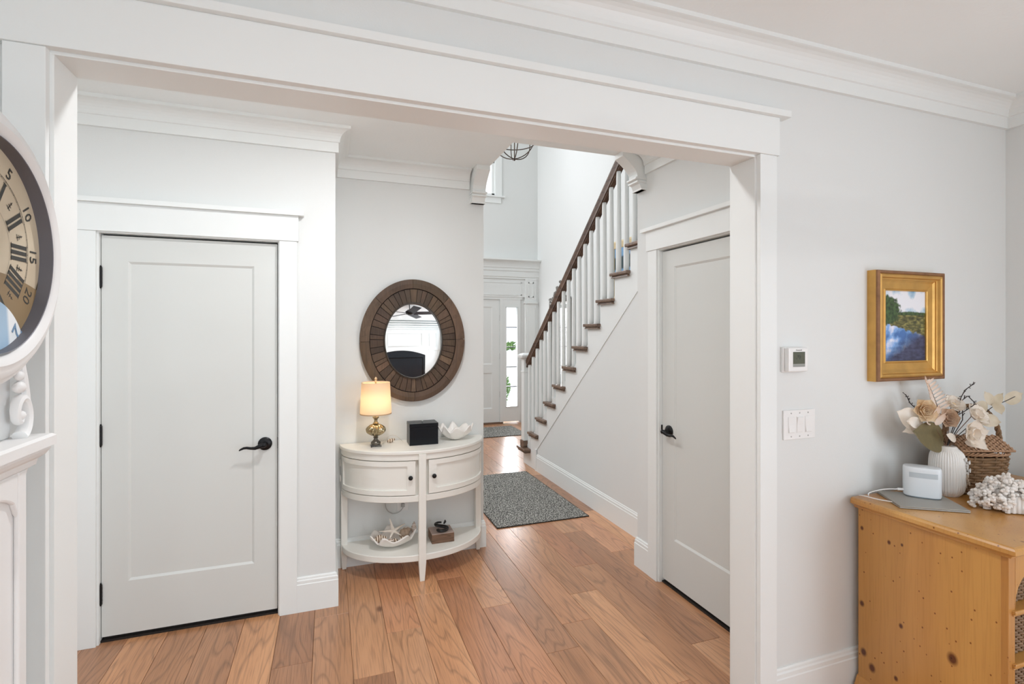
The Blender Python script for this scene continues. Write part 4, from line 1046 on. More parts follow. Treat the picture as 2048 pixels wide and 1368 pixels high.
def rose(name, px, py, dd, R_, m, label):
    c_ = at(px, py, D0+dd); nrm = (TOC+Vector((0, 0, .25))-RT*.1).normalized(); t1 = nrm.cross(Vector((0, 0, 1))).normalized(); t2 = nrm.cross(t1)
    r = thing(name, mouth, label, 'flower'); mb = MB()
    for ly in range(6):
        f = 1-ly*.155; npet = 6 if ly < 3 else 4
        for k in range(npet):
            a = 2*pi*(k+.5*(ly % 2))/npet+ly*.4; d = t1*cos(a)+t2*sin(a)
            petal(mb, c_+d*R_*.22*f-nrm*.006, d*(1-.14*ly)+nrm*(.35+.55*ly), -d if ly > 2 else nrm, R_*(.95*f+.05), R_*1.15*f, .12, .35)
    mb.build('petals', m, r, smooth=True)
    s_ = MB(); stem(s_, c_-nrm*.008); s_.build('stem', STEM, r, smooth=True)
rose('artificial_rose', 1848, 822, -.05, .050, PETY, 'peach-yellow full rose at the upper left of the bouquet')
rose('artificial_rose', 1895, 836, -.03, .042, petmat('petal_tan', (.60, .42, .28), (.78, .60, .45)), 'small tan-pink rose at the middle of the bouquet')
flower('artificial_magnolia', 1936, 866, -.07, .066, 6, PETW, 'large white magnolia bloom hanging at lower right over the vase', 2, (TOC*1+RT*.25+Vector((0, 0, .1))), .3)
flower('artificial_magnolia', 1946, 832, -.01, .060, 6, PETW, 'white magnolia bloom in the right half of the bouquet, above the hanging one', 2, (TOC+RT*.3+Vector((0, 0, .6))))
flower('artificial_magnolia', 1904, 812, .03, .052, 5, PETW, 'pale cream bloom at the back top of the bouquet', 2, (TOC+Vector((0, 0, .9))))
def leafthing(name, leaves, m, label, stempts=None, sm=STEM, cat='leaf', r=.0016):
    rt = thing(name, mouth, label, cat)
    if stempts:
        pts = [mouth+Vector((0, 0, -.05)), mouth+Vector((0, 0, .01))]+[at(*p) for p in stempts]; MB().tube(smooth_pts(pts, 2), r, 6).build('stem', sm, rt, smooth=True)
    for (bx, by, tx, ty, d1_, d2_, w_, cu) in leaves:
        b_, t_ = at(bx, by, D0+d1_), at(tx, ty, D0+d2_)
        mb = MB(); petal(mb, b_, t_-b_, TOC+Vector((0, 0, .25)), (t_-b_).length, w_, cu, .12, 8)
        mb.build('leaf', m, rt, smooth=True)
    return rt
leafthing('magnolia_leaf', [(1887, 882, 1818, 862, -.03, -.10, .125, .05)], OLIVE, 'big olive-brown magnolia leaf bending over the vase front', [(1886, 884, D0-.03)])
leafthing('cream_leaf_sprig', [(1838, 850, 1787, 822, -.04, -.05, .095, .1), (1846, 848, 1799, 843, -.06, -.08, .05, .25), (1850, 850, 1808, 864, -.05, -.07, .045, -.1)], PETW, 'cream round leaves at the far left of the bouquet', [(1860, 868, D0-.03), (1835, 847, D0-.04)])
leafthing('petal_sprig', [(1868, 842, 1872, 806, -.06, -.08, .03, .2), (1872, 850, 1888, 822, -.06, -.08, .03, .2), (1860, 840, 1842, 850, -.05, -.09, .03, .3)], PETP, 'blush petals between the two roses', [(1880, 880, D0-.03), (1870, 846, D0-.05)])
leafthing('petal_sprig', [(1912, 880, 1887, 868, -.07, -.10, .034, .1), (1940, 878, 1975, 903, -.08, -.12, .040, .2), (1945, 872, 1979, 860, -.07, -.09, .032, .1), (1930, 884, 1968, 893, -.06, -.08, .03, 0)], PETW, 'white drooping petals below the hanging magnolia', [(1915, 884, D0-.05)])
leafthing('khaki_leaf_branch', [(1985, 810, 1966, 782, 0, .02, .045, .1), (1984, 812, 2003, 786, .0, .02, .040, .1), (1990, 806, 2002, 830, .0, -.02, .05, .1), (2010, 803, 2044, 786, .02, .04, .055, .05), (1975, 818, 1950, 806, 0, .0, .05, 0), (1965, 838, 2000, 845, -.02, -.02, .055, .1), (1958, 842, 1992, 852, -.03, -.05, .03, -.1)],
          KHAK, 'branch of pale khaki translucent leaves reaching out to the right', [(1925, 862, D0-.02), (1958, 838, D0), (1985, 812, D0+.01), (2010, 803, D0+.02), (2030, 793, D0+.03)], TWIG, 'leaf branch')
fr = []
for k in range(9):
    v = k/8; x, y = 1878-20*v-3*v*v, 820-52*v
    fr.append((x, y, x-26*(1-.55*v), y-14-4*v, 0, -.01, .012, .25)); fr.append((x, y, x+20*(1-.5*v), y-12, 0, .01, .011, .25))
fr.append((1857, 768, 1859, 757, 0, 0, .012, 0))
leafthing('feathery_frond', fr, PETP, 'pinkish white feathery frond at the top left of the bouquet', [(1890, 872, D0-.03), (1884, 840, D0-.02), (1876, 815, D0), (1857, 768, D0)], STEM, 'frond')
def twigthing(pts, label, dd=0):
    pts3 = [at(x, y, D0+dd+random.uniform(-.01, .01)) for x, y in pts]; mb = MB()
    mb.tube([mouth+Vector((0, 0, -.05)), mouth+Vector((0, 0, .01))]+pts3[:1], .0018, 6); mb.tube(pts3, .0020, 6)
    for a, b in zip(pts3[:-1], pts3[1:]):
        for t in (.2, .5, .8):
            p = a.lerp(b, t); q = p+Vector((random.uniform(-.012, .012), random.uniform(-.006, .006), random.uniform(-.004, .014))); mb.tube([p, q], [.0016, .0012], 5); mb.ico(q, .0023, 1)
    tag(mb.build('twig', TWIG, smooth=True), label, 'twig')
twigthing([(1862, 850), (1835, 820), (1820, 806), (1815, 795), (1811, 789)], 'short dark berry twig at left behind the yellow rose', .02)
twigthing([(1912, 850), (1918, 812), (1922, 795), (1930, 780), (1944, 770), (1948, 768)], 'tall dark crooked twig at top centre right', .03)
twigthing([(1925, 840), (1925, 800), (1936, 792), (1950, 806), (1958, 812), (1961, 824)], 'dark looping twig right of centre with knotted end', .04)
twigthing([(1905, 858), (1916, 830), (1930, 822), (1945, 812), (1950, 808)], 'dark twig crossing in front of the white blooms', -.02)
# wicker picnic basket
WBX, WBY = 2.70, 1.465
wb = thing('wicker_basket', (WBX, WBY, ZD), 'brown wicker basket with lid and twisted handle behind the vase', 'basket')
wa = radians(-20)
def bpath(t, v):
    a = 2*pi*t; e_ = 3.0; c_, s_ = cos(a), sin(a); k = .86+.16*v
    x, y = .118*k*math.copysign(abs(c_)**(2/e_), c_), .088*k*math.copysign(abs(s_)**(2/e_), s_)
    nx, ny = c_/1.35, s_; l_ = math.hypot(nx, ny); nx /= l_; ny /= l_
    return (WBX+x*cos(wa)-y*sin(wa), WBY+x*sin(wa)+y*cos(wa), nx*cos(wa)-ny*sin(wa), nx*sin(wa)+ny*cos(wa))
mb = weave_wall(MB(), bpath, ZD+.004, ZD+.175, .0115, .0052, .0042, 26); mb.build('woven_body', WICK, wb)
mb = MB()
for i in range(26):
    x, y, nx, ny = bpath((i+.0)/26, 0); x2, y2, _, _ = bpath((i+.0)/26, 1); mb.tube([(x, y, ZD+.002), (x2, y2, ZD+.178)], .0032, 5)
mb.rings([[bpath(i/40, 0)[:2]+(ZD+.003,) for i in range(40)], [bpath(i/40, 0)[:2]+(ZD+.008,) for i in range(40)]]); mb.build('stakes', WICK, wb)
mb = MB()
for q in range(3):
    R = []
    for i in range(96):
        x, y, nx, ny = bpath(i/96, 1.02); a = 2*pi*i/96*14+q*2*pi/3; x += nx*.005*cos(a); y += ny*.005*cos(a); z = ZD+.180+.005*sin(a)
        R.append([(x+nx*.004, y+ny*.004, z), (x, y, z+.004), (x-nx*.004, y-ny*.004, z), (x, y, z-.004)])
    mb.rings(R, loop=True)
mb.build('braided_rim', WICKL, wb)
# sloping lid of crossed strips
mb = MB(); LMx = Matrix.Translation((WBX, WBY, ZD+.19)) @ Matrix.Rotation(wa, 4, 'Z')
nl = 15
for i in range(nl):
    x = -.108+.216*i/(nl-1)
    mb.tube([(x, -.088+.176*j/22, .004+.05*(1-abs(-.088+.176*j/22)/.09)+.0035*cos(pi*j*1.0+i*pi)) for j in range(23)], .0065, 5, flat=.6)
for j in range(11):
    y = -.085+.17*j/10; mb.tube([(-.113, y, .002+.05*(1-abs(y)/.09)), (.113, y, .002+.05*(1-abs(y)/.09))], .004, 5)
mb.bm.transform(LMx); mb.build('woven_lid', WICKL, wb)
mb = MB()
for q in range(3):
    pts = []
    for i in range(61):
        t = pi*i/60; a = t*16+q*2*pi/3
        pts.append(LMx @ Vector((-.0+.128*cos(t)+.006*cos(a)*cos(t), .006*sin(a), -.012+.20*sin(t)**.8+.006*cos(a)*sin(t))))
    mb.tube(pts, .0055, 6)
mb.build('twisted_handle', WICK, wb, smooth=True)
# coral
random.seed(5)
mb = MB(); cc = Vector((2.545, 1.262, ZD))
for k in range(150):
    a = random.random()*2*pi; rad = .112*math.sqrt(random.random()); bx_, by_ = rad*cos(a), rad*sin(a)*.72
    hgt = .118*math.sqrt(max(.02, 1-(rad/.116)**2))*random.uniform(.82, 1.08)
    tip = cc+RT*(bx_*1.08)+FW*by_+Vector((0, 0, max(.014, hgt*random.choice((1, 1, 1, .6, .35)))))
    mb.ico(tip, random.uniform(.010, .0135), 1)
    for q in range(5):
        d = Vector((random.uniform(-1, 1), random.uniform(-1, 1), random.uniform(-.6, 1))).normalized(); t2 = tip+d*random.uniform(.010, .017)
        t2.z = max(t2.z, ZD+.009); mb.ico(t2, random.uniform(.0055, .0085), 1)
for k in range(40):
    a = random.random()*2*pi; rad = .085*math.sqrt(random.random()); p0_ = cc+RT*rad*cos(a)+FW*rad*sin(a)*.7; mb.tube([p0_+Vector((0, 0, .004)), p0_+Vector((0, 0, .09*math.sqrt(max(.05, 1-(rad/.116)**2))))], .009, 6)
CORAL = petmat('coral_white', (.93, .87, .81), (.96, .95, .93), 25)
tag(mb.build('coral_cluster', CORAL, smooth=True), 'knobbly white coral cluster lying on the pine chest top', 'coral')
# black lacquer tray with painted flower, folded glasses
tr = thing('lacquer_box', (2.84, 1.27, ZD), 'black lacquer box with red and green painting right behind the coral', 'box')
LB = Matrix.Translation((2.93, 1.245, ZD)) @ Matrix.Rotation(radians(-12), 4, 'Z')
lbox('body', BXM, (-.12, .12, -.07, .07, .001, .075), tr, .003, LB)
lbox('lid', simple('grey_black_lid', (.16, .165, .165), .3), (-.122, .122, -.072, .072, .0755, .084), tr, .002, LB)
mb = MB()
for k in range(5): petal(mb, (-.07+.05*(k % 2), -.0705, .022+.004*k), (cos(k*1.25), -.05, sin(k*1.25)), (0, -1, 0), .030, .026, .05, .05)
mb.bm.transform(LB); mb.build('red_flower', simple('red_paint', (.45, .015, .02), .4), tr)
mb = MB()
for k, (a, x) in enumerate(((.5, -.045), (1.2, -.02), (2.4, -.06))): petal(mb, (x, -.0705, .036), (cos(a), -.02, sin(a)), (0, -1, 0), .032, .014, .02, .02)
mb.bm.transform(LB); mb.build('green_leaves', simple('green_paint', (.03, .13, .05), .4), tr)
gl = thing('eyeglasses', (2.83, 1.28, ZD+.09), 'thin dark-rimmed spectacles folded on black lacquer box', 'glasses')
mb = MB()
for sx in (-1, 1):
    mb.tube([(sx*.034+.024*cos(2*pi*i/20), -.02, .105+.018*sin(2*pi*i/20)) for i in range(21)], .0012, 5, cap=False)
mb.tube([(-.010, -.02, .108), (0, -.022, .112), (.010, -.02, .108)], .0012, 5)
mb.tube([(-.058, -.02, .110), (-.062, .04, .108), (.02, .05, .0875)], .0014, 5); mb.tube([(.058, -.02, .110), (.062, .03, .108), (-.02, .04, .0875)], .0014, 5)
mb.bm.transform(LB); mb.build('wire_frame', TWIG, gl)
mb = MB()
for sx in (-1, 1): mb.lathe([(.0235, 0), (.0235, .001)], (sx*.034, -.0195, .105), seg=20, ax='y', sy=.75)
mb.bm.transform(LB); mb.build('lens', GLASS, gl)

# ------------------------------------------------------------------ longcase clock
KX, KY, KZ = -.60, 1.24, 1.735
clk = thing('longcase_clock', (-.74, KY, 0), 'tall white longcase clock with round cream dial left of the opening', 'clock')
MB().box(-.86, -.622, KY-.150, KY+.150, .10, 1.29).build('trunk', DISTW, clk, bevel=.003)
def panel_frame(y0, y1, z0, z1, name):
    mb = MB()
    mb.box(-.622, -.612, y0, y0+.032, z0, z1).box(-.622, -.612, y1-.032, y1, z0, z1).box(-.622, -.612, y0+.032, y1-.032, z0, z0+.06)
    R = []
    for i in range(17):
        t = i/16; y = y0+.032+(y1-y0-.064)*t; s_ = abs(2*t-1)
        R.append([(-.622, y, z1-.075+.035*(1-s_**3)-(.02 if s_ > .96 else 0)), (-.612, y, z1-.075+.035*(1-s_**3)-(.02 if s_ > .96 else 0)), (-.612, y, z1), (-.622, y, z1)])
    mb.rings(R); return mb.build(name, DISTW, clk, bevel=.004)
panel_frame(KY-.150, KY+.150, .22, 1.275, 'trunk_door')
MB().box(-.88, -.600, KY-.18, KY+.18, 0, .20).build('plinth', DISTW, clk, bevel=.006)
cprof = [(0, 1.262), (.006, 1.262), (.008, 1.274), (.018, 1.280), (.020, 1.292), (.030, 1.300), (.036, 1.310), (.036, 1.316), (.044, 1.318), (.044, 1.338), (.038, 1.343), (0, 1.343)]
MB().sweep([(-.86, KY-.150), (-.622, KY-.150), (-.622, KY+.150), (-.86, KY+.150)], cprof, side=-1).box(-.86, -.622, KY-.150, KY+.150, 1.262, 1.343).build('shelf_cornice', DISTW, clk)
MB().box(-.85, -.640, KY-.150, KY+.150, 1.343, 1.62).build('hood_base', DISTW, clk, bevel=.003)
MB().lathe([(.268, -.85), (.268, -.652)], (0, KY, KZ), seg=72, ax='x').build('drum', DISTW, clk, smooth=True)
bez = [(.209, -.655), (.209, -.612), (.212, -.602), (.219, -.596), (.232, -.592), (.240, -.597), (.245, -.598), (.255, -.601), (.261, -.606), (.266, -.612), (.274, -.616), (.276, -.640), (.274, -.655)]
MB().rings([[(x, KY+r*cos(2*pi*i/96), KZ+r*sin(2*pi*i/96)) for i in range(96)] for r, x in bez], cap=False, loop=True).xf(Matrix.Translation((.005, .003, 0))).build('bezel', DISTW, clk, smooth=True)
MB().rings([[(x, KY+r*cos(2*pi*i/96), KZ+r*sin(2*pi*i/96)) for i in range(96)] for r, x in ((.2089, -.590), (.2089, -.622), (.2065, -.622), (.2075, -.591))], cap=False, loop=True).build('recess_shade_ring', simple('recess_shade', (.14, .14, .16), .5, metal=.2), clk, smooth=True)  # dark colour paints the shade on the dial recess wall
def dialmat():
    m, n, l, b = mat('aged_dial'); tc = n.new('ShaderNodeTexCoord'); g = n.new('ShaderNodeTexNoise'); g.inputs['Scale'].default_value = 9; l.new(tc.outputs['Object'], g.inputs['Vector'])
    r = n.new('ShaderNodeValToRGB'); e = r.color_ramp.elements; e[0].position = .3; e[0].color = (.56, .47, .34, 1); e[1].position = .7; e[1].color = (.64, .56, .42, 1); l.new(g.outputs['Fac'], r.inputs[0]); l.new(r.outputs[0], b.inputs['Base Color']); b.inputs['Roughness'].default_value = .5
    return m
dial = MB().lathe([(.2088, -.623), (.2088, -.615)], (0, KY+.006, KZ), seg=72, ax='x').build('dial', dialmat(), clk)
INK = simple('ink', (.05, .05, .045), .6)
XD = -.6143
def ringband(r0, r1, name, m, x=XD):
    return MB().rings([[(x, KY+r*cos(2*pi*i/96), KZ+r*sin(2*pi*i/96)) for i in range(96)] for r in (r0, r1)], cap=False).build(name, m, dial)
ringband(.1585, .1595, 'minute_ring', INK); ringband(.1555, .1560, 'minute_ring', INK); ringband(.091, .0915, 'minute_ring', INK)
mb = MB()
for k in range(60):
    a = 2*pi*k/60; d = Vector((0, sin(a), cos(a))); t = Vector((0, cos(a), -sin(a))); c_ = Vector((XD, KY, KZ))
    mb.quad(c_+d*.156-t*.0005, c_+d*.156+t*.0005, c_+d*.159+t*.0005, c_+d*.159-t*.0005)
mb.build('minute_ticks', INK, dial)
NUM = ['XII', 'I', 'II', 'III', 'IIII', 'V', 'VI', 'VII', 'VIII', 'IX', 'X', 'XI']
for hh, s_ in enumerate(NUM):
    a = 2*pi*hh/12; d = Vector((0, sin(a), cos(a))); t = Vector((0, cos(a), -sin(a))); c_ = Vector((XD+.0003, KY, KZ))
    ws = [{'I': .0125, 'V': .022, 'X': .023}[c] for c in s_]; tot = sum(ws); u = -tot/2; mb = MB()
    def bar(u0, v0, u1, v1, wd):
        mb.quad(c_+t*(u0-wd)+d*v0, c_+t*(u0+wd)+d*v0, c_+t*(u1+wd)+d*v1, c_+t*(u1-wd)+d*v1)
    r0, r1 = .096, .152
    for c, wd in zip(s_, ws):
        m0 = u+wd/2
        if c == 'I': bar(m0, r0, m0, r1, .0041)
        if c == 'V': bar(m0, r0, m0-.007, r1, .0034); bar(m0, r0, m0+.007, r1, .0012)
        if c == 'X': bar(m0+.007, r0, m0-.007, r1, .0034); bar(m0-.007, r0, m0+.007, r1, .0012)
        u += wd
    for rr in (r0, r1): mb.quad(c_+t*(-tot/2)+d*(rr-.0008), c_+t*(tot/2)+d*(rr-.0008), c_+t*(tot/2)+d*(rr+.0008), c_+t*(-tot/2)+d*(rr+.0008))
    mb.build('roman_numeral', INK, dial)
    # floral mark between the hours
    a2 = a+pi/12; d2_ = Vector((0, sin(a2), cos(a2))); t2_ = Vector((0, cos(a2), -sin(a2))); mb = MB(); cc_ = c_+d2_*.130
    for q in range(3): mb.quad(cc_+d2_*(-.009+.007*q)-t2_*(.007-.002*q), cc_+d2_*(-.007+.007*q)-t2_*(.007-.002*q), cc_+d2_*(-.007+.007*q)+t2_*(.007-.002*q), cc_+d2_*(-.009+.007*q)+t2_*(.007-.002*q))
    mb.quad(cc_-d2_*.011-t2_*.001, cc_+d2_*.011-t2_*.001, cc_+d2_*.011+t2_*.001, cc_-d2_*.011+t2_*.001)
    mb.build('floral_mark', INK, dial)
    FX = Matrix(((0, 0, 1, 0), (1, 0, 0, 0), (0, 1, 0, 0), (0, 0, 0, 1)))
    text(str(5*hh or 60), .036, INK, Matrix.Translation(c_+d*.1775) @ Matrix.Rotation(-a, 4, 'X') @ FX, dial, 'minute_numeral')
text('TOWN CLOCK'[:0] or ' ', .01, INK, FX, dial) if False else None
# glass reflection painted on as a brown veil and a pale blue disc
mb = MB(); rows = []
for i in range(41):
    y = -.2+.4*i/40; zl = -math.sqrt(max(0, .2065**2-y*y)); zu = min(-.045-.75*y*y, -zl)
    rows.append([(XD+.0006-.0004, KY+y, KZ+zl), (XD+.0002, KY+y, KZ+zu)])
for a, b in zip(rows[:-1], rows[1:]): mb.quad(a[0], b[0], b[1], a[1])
mb.build('brown_reflection', simple('brown_reflection_tone', (.27, .19, .10), .5, var=.1), dial)
mb = MB(); rows = []
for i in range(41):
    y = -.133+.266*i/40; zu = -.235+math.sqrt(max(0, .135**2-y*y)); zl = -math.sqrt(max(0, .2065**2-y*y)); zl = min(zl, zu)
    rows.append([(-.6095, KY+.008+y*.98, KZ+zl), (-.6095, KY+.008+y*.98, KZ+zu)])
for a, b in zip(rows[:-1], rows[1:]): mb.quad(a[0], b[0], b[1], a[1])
sub = mb.build('pale_blue_reflection', stripemat('blue_reflection_tone', (.34, .50, .66), (.80, .84, .86), 2.2, 'Y'), clk)
text('2', .05, simple('reflected_ink', (.18, .30, .45), .5), Matrix.Translation((-.6088, KY+.105, KZ-.165)) @ Matrix.Rotation(-2.2, 4, 'X') @ FX, sub, 'reflected_numeral')
for L_, an, wd in ((.10, 5.2, .005), (.15, 3.6, .003)):
    d = Vector((0, sin(an), cos(an))); MB().tube([Vector((-.6105, KY, KZ))-d*.02, Vector((-.6105, KY, KZ))+d*L_], [wd, .001], 6).build('hand', INK, clk)
# scroll brackets
for sy in (-1, 1):
    yc, zc_ = KY+sy*.135, 1.395
    pts = []
    for i in range(44):
        t = i/43; a = -pi/2+sy*0+(1-t)*3.6*pi/1.6; r_ = .010+.030*(t)
        pts.append((-.618, yc+sy*r_*cos(a)*.75, zc_+r_*sin(a)*1.2))
    mb = MB().tube(pts, [.006+.006*i/43 for i in range(44)], 8, flat=1.2)
    p_ = [(-.622, yc+sy*.026, 1.37), (-.622, yc+sy*.032, 1.41), (-.622, yc+sy*.022, 1.46), (-.624, yc+sy*.012, 1.50), (-.626, yc+sy*.016, 1.55)]
    mb.tube(smooth_pts(p_, 2), .010, 8)
    mb.ico((-.618, yc, 1.392), .011, 2).ico((-.617, yc-sy*.004, 1.452), .016, 2, (.7, 1, .8)).ico((-.618, yc-sy*.002, 1.476), .012, 2, (.7, 1, .9))
    mb.build('scroll_bracket', DISTW, clk, smooth=True)

# ------------------------------------------------------------------ foyer furnishings
# pendant
LCX, LCY, LCZ = 2.03, 5.6, 3.565
BRZ = simple('aged_bronze', (.10, .075, .06), .4, metal=.7)
pen = thing('pendant_lantern', (LCX, LCY, ZF), 'bronze open cage pendant lantern hanging in the tall foyer', 'pendant')
for k in range(6):
    a = 2*pi*k/6+.35; d = Vector((cos(a), sin(a), 0)); mb = MB()
    mb.tube([Vector((LCX, LCY, LCZ+.01))+d*(.24*sin(t))+Vector((0, 0, .20*(1-cos(t)))) for t in [i/8*pi/2 for i in range(9)]]+[Vector((LCX, LCY, LCZ+.21))+d*.24+Vector((0, 0, .28)), Vector((LCX, LCY, LCZ+.62))+d*.06], .006, 8)
    mb.ico(Vector((LCX, LCY, LCZ+.20))+d*.24, .011, 1); mb.build('cage_arm', BRZ, pen)
MB().tube([(LCX+.24*cos(2*pi*i/48), LCY+.24*sin(2*pi*i/48), LCZ+.20) for i in range(49)], .006, 6).build('ring', BRZ, pen)
MB().tube([(LCX, LCY, LCZ+.62), (LCX, LCY, ZF)], .006, 6).ico((LCX, LCY, LCZ), .013, 2).tube([(LCX, LCY, LCZ), (LCX, LCY, LCZ+.24)], .007, 8).lathe([(.07, ZF-.02), (.07, ZF)], (LCX, LCY, 0), seg=24).build('rod', BRZ, pen)
for k in range(3):
    a = 2*pi*k/3; x, y = LCX+.07*cos(a), LCY+.07*sin(a)
    cdl = MB().tube([(LCX, LCY, LCZ+.22), (x, y, LCZ+.23), (x, y, LCZ+.26)], .005, 6).lathe([(.012, LCZ+.26), (.012, LCZ+.34)], (x, y, 0), seg=12).build('candle_arm', CREAM, pen)
# painting on the stair wall
sp_ = thing('stair_painting', (XF, 5.35, 2.3), 'gold-framed blue seascape painting hanging on stair wall behind balusters', 'painting')
y0, y1, z0, z1 = 4.85, 5.80, 1.93, 2.705
def frame_x(prof, name, m, parent):
    R = [[(XF-p, y0+i, z0+i), (XF-p, y1-i, z0+i), (XF-p, y1-i, z1-i), (XF-p, y0+i, z1-i)] for i, p in prof]
    return MB().rings(R, cap=False, loop=True).build(name, m, parent)
frame_x([(0, 0), (0, .03), (.02, .035), (.085, .022), (.09, .012), (.09, 0)], 'frame', simple('pale_gold', (.62, .50, .30), .45, metal=.15), sp_)
MB().box(XF-.012, XF-.004, y0+.088, y1-.088, z0+.088, z1-.088).build('canvas', stripemat('sea_blue', (.02, .05, .06), (.16, .32, .52), .9, 'Z'), sp_)
# ornate mirror on the foyer right wall
om = thing('ornate_mirror', (XF, 7.33, 1.3), 'tall ornate pewter-framed mirror on foyer wall behind the balusters', 'mirror')
PEW = simple('pewter_carved', (.20, .19, .17), .4, metal=.5, bump=.6, bscale=40)
yy0, yy1, zz0, zz1 = 6.93, 7.73, .45, 2.06
R = [[(XF-p, yy0+i, zz0+i), (XF-p, yy1-i, zz0+i), (XF-p, yy1-i, zz1-i), (XF-p, yy0+i, zz1-i)] for i, p in ((0, 0), (0, .03), (.03, .045), (.06, .03), (.065, .01), (.065, 0))]
MB().rings(R, cap=False, loop=True).build('frame', PEW, om)
MB().box(XF-.012, XF-.008, yy0+.06, yy1-.06, zz0+.06, zz1-.06).build('mirror_glass', MIRR, om)
mb = MB(); random.seed(8)
for i in range(26):
    t = i/25; y = yy0+.04+(yy1-yy0-.08)*t; h_ = .03+.27*sin(pi*t)**4
    for q in range(3): mb.ico((XF-.03, y+random.uniform(-.02, .02), zz1+h_*random.random()), random.uniform(.018, .032), 1)
for sy in (-1, 1):
    mb.tube([(XF-.03, 7.33+sy*(.04+.09*t), zz1+.10+.08*sin(t*6)) for t in [i/16 for i in range(17)]], .016, 6)
mb.build('carved_crest', PEW, om, smooth=True)
# unseen ceiling lights added to light hall and near room (trim ring + lamp)
def can(x, y, z, power, label, col=WARM, size=.11):
    r = thing('unseen_ceiling_light', (x, y, z), label, 'light')
    MB().rings([[(x+q*cos(2*pi*i/32), y+q*sin(2*pi*i/32), zz) for i in range(32)] for q, zz in ((.085, z), (.085, z-.006), (.066, z-.004), (.062, z+.0))], cap=False).build('unseen_light_ring', TRIM, r, smooth=True)
    l_ = bpy.data.lights.new('lamp', 'AREA'); l_.shape = 'DISK'; l_.size = size; l_.energy = power; l_.color = col
    o = bpy.data.objects.new('lamp', l_); C.objects.link(o); o.location = (x, y, z-.008)
    return r
can(.35, 2.1, ZC, 20, 'added unseen ceiling light in hall, just inside the opening')
can(-.75, 2.1, ZC, 4, 'added unseen ceiling light in front of left door')
can(-.4, -.6, ZC, 12, 'added unseen ceiling light in near room on the clock side')
can(1.25, -.9, ZC, 13, 'added unseen ceiling light in near room on the pine chest side')
can(.9, -2.3, ZC, 10, 'added unseen ceiling light in near room by the fireplace')
# fireplace wall behind the camera (seen in the oval mirror)
fp = thing('fireplace_surround', (1.4, -3.25, 0), 'white panelled fireplace surround with black arched firebox, seen in the mirror', 'fireplace')
FYb = -3.398; FYf = -3.08
fx0, fx1 = -.4, 2.85; ax0, ax1, az = -.1, 2.12, 1.36
mb = MB().box(fx0, ax0, FYb, FYf, 0, 1.46).box(ax1, fx1, FYb, FYf, 0, 1.46).box(fx0, fx1, FYb, FYf, 1.46, ZC-.001)
R = []
for i in range(25):
    t = i/24; x = ax0+(ax1-ax0)*t; z = az-.22*(2*t-1)**2
    R.append([(x, FYf, z), (x, FYf, 1.46), (x, FYb, 1.46), (x, FYb, z)])
mb.rings(R); mb.build('chimney_breast', TRIM, fp)
mb = MB(); R = []
for i in range(25):
    t = i/24; x = ax0+(ax1-ax0)*t; z = az-.22*(2*t-1)**2
    R.append([(x, FYf, z), (x, FYf+.02, z), (x, FYf+.02, z+.07), (x, FYf, z+.07)])
mb.rings(R).box(ax0-.07, ax0, FYf, FYf+.02, 0, 1.2).box(ax1, ax1+.07, FYf, FYf+.02, 0, 1.2); mb.build('arch_moulding', TRIM, fp)
MB().box(ax0, ax1, FYb+.01, FYf-.03, 0, 1.4).build('firebox', simple('firebox_black', (.010, .014, .02), .3), fp)
MB().box(ax0+.1, ax0+.13, FYf-.03, FYf-.01, 0, 1.02).box(ax1-.13, ax1-.1, FYf-.03, FYf-.01, 0, 1.02).box(ax0+.1, ax1-.1, FYf-.03, FYf-.01, 1.0, 1.04).build('metal_frame', BLACKM, fp)
for z, p in ((2.66, .16), (2.56, .12), (2.46, .08), (2.36, .05), (2.28, .03)):
    MB().box(fx0-p, fx1+p, FYf, FYf+p, z-.02, z+.03).build('cornice_band', TRIM, fp, bevel=.01)
for a, b in ((fx0+.06, .30), (.42, 1.98), (2.32, 2.68)):
    mb = MB(); z0_, z1_ = 1.56, 2.16
    mb.box(a, a+.02, FYf, FYf+.035, z0_, z1_).box(b-.02, b, FYf, FYf+.035, z0_, z1_).box(a+.02, b-.02, FYf, FYf+.035, z0_, z0_+.02).box(a+.02, b-.02, FYf, FYf+.035, z1_-.02, z1_); mb.build('panel_moulding', TRIM, fp)
MB().box(2.28, fx1, FYf, FYf+.03, 1.36, 1.42).build('plinth_band', TRIM, fp)
fan = thing('ceiling_fan', (1.0, .05, ZC), 'black ceiling fan of the near room, seen in the mirror', 'fan')
MB().lathe([(.06, ZC-.04), (.06, ZC), ], (1.0, .05, 0), seg=24).lathe([(.012, ZC-.2), (.012, ZC)], (1.0, .05, 0), seg=12).lathe([(.05, ZC-.34), (.11, ZC-.32), (.12, ZC-.25), (.06, ZC-.2)], (1.0, .05, 0), seg=32).build('motor', BLACKM, fan, smooth=True)
for k in range(5):
    a = 2*pi*k/5+.2; mb = MB().box(.10, .78, -.10, .10, -.006, .006, bev=.004); mb.bm.transform(Matrix.Translation((1.0, .05, ZC-.30)) @ Matrix.Rotation(a, 4, 'Z') @ Matrix.Rotation(.2, 4, 'X')); mb.build('blade', simple('fan_blade', (.015, .02, .035), .4) if k == 0 else bpy.data.materials['fan_blade'], fan)
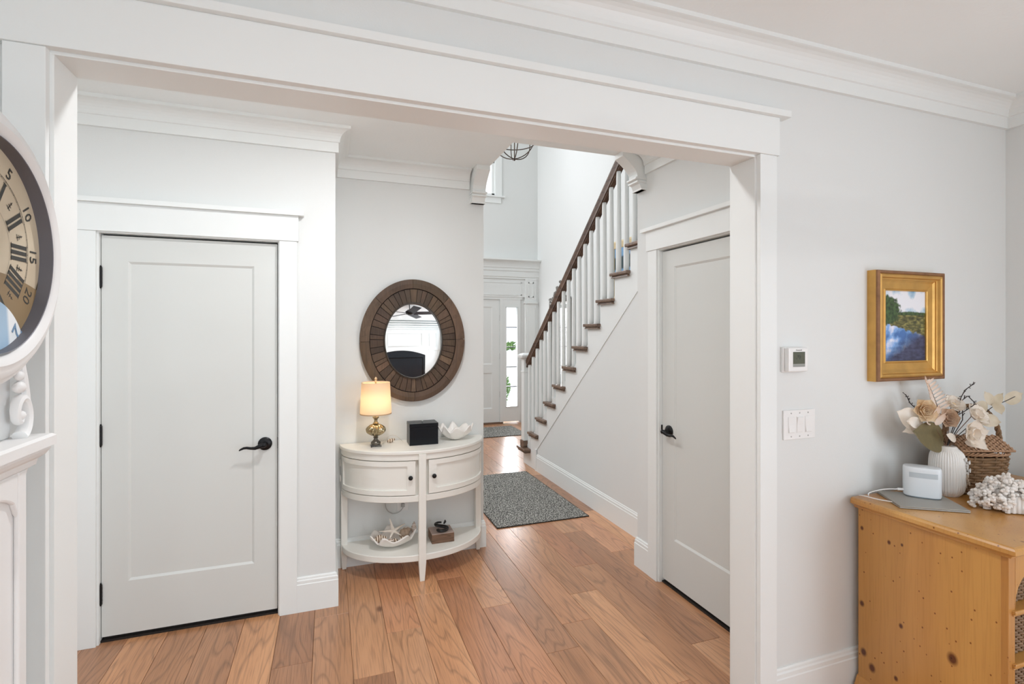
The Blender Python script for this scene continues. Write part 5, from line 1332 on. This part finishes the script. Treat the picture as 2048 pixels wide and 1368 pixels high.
# ------------------------------------------------------------------ outside the front door
tag(MB().box(-15, 25, YF+.13, 60, -.3, -.16).build('driveway', LAWN), 'pale sunlit ground outside the front door', 'ground', kind='structure')
tag(MB().box(-1, 6, YF+.13, 10.6, -.16, -.03).build('porch', STONE), 'pale stone porch floor outside the sidelight', 'porch', kind='structure')
def bush(x, y, z, r, n, m, label, name='shrub', seed=1, sc=(1, 1, 1)):
    random.seed(seed); mb = MB()
    for k in range(n):
        d = Vector((random.gauss(0, 1), random.gauss(0, 1), random.gauss(0, 1))).normalized()*r*random.uniform(.5, 1); p = Vector((x+d.x*sc[0], y+d.y*sc[1], z+d.z*sc[2]))
        petal(mb, p, (random.uniform(-1, 1), random.uniform(-1, 1), random.uniform(0, 1)), (random.uniform(-1, 1), -1, .5), r*.22, r*.12, .1, .1, 3)
    tag(mb.build(name, m), label, 'shrub')
MB().box(3.36, 3.66, 10.15, 10.45, -.03, .08, bev=.02).build('planter', STONE)
bush(3.50, 10.3, .36, .22, 420, LEAFG, 'green potted shrub low outside the sidelight glass', seed=3, sc=(.6, .6, 1.25))
tag(MB().box(2, 12, 17.8, 18.3, -.16, .86).build('garden_wall', STONE), 'low pale garden wall far outside the sidelight', 'wall', kind='structure')
bush(6.3, 18, 1.0, .60, 700, LEAFG, 'distant green hedge seen through middle sidelight panes', 'hedge', 4, (4, .4, .25))
lt = thing('porch_lantern', (3.62, 9.6, 1.55), 'dark curved porch lantern outside the sidelight', 'lantern')
MB().tube([(3.62+.10*cos(a), 9.6, 1.47+.13*sin(a)) for a in [pi*.6+i/14*pi*1.0 for i in range(15)]], .014, 6).lathe([(.05, 1.36), (.06, 1.50), (.02, 1.60)], (3.66, 9.6, 0), seg=12).tube([(3.66, 9.6, 1.58), (3.66, 9.6, 2.62)], .008, 6).build('lantern_body', BLACKM, lt)

tag(MB().box(-1, 6, YF+.13, 10.6, 2.6, 2.7).build('porch_roof', TRIM), 'white porch ceiling holding the lantern outside front door', 'roof', kind='structure')
tag(bpy.data.objects['planter'], 'low pale stone planter under the green shrub outside', 'planter')
for o in bpy.data.objects:
    if o.name.startswith('unseen_ceiling_light'): o['group'] = 'added unseen ceiling lights'
    if o.name.startswith('seashell'): o['group'] = 'small shells in the clam bowl'
    if o.name.startswith('corbel'): o['group'] = 'white brackets under the ceiling break'
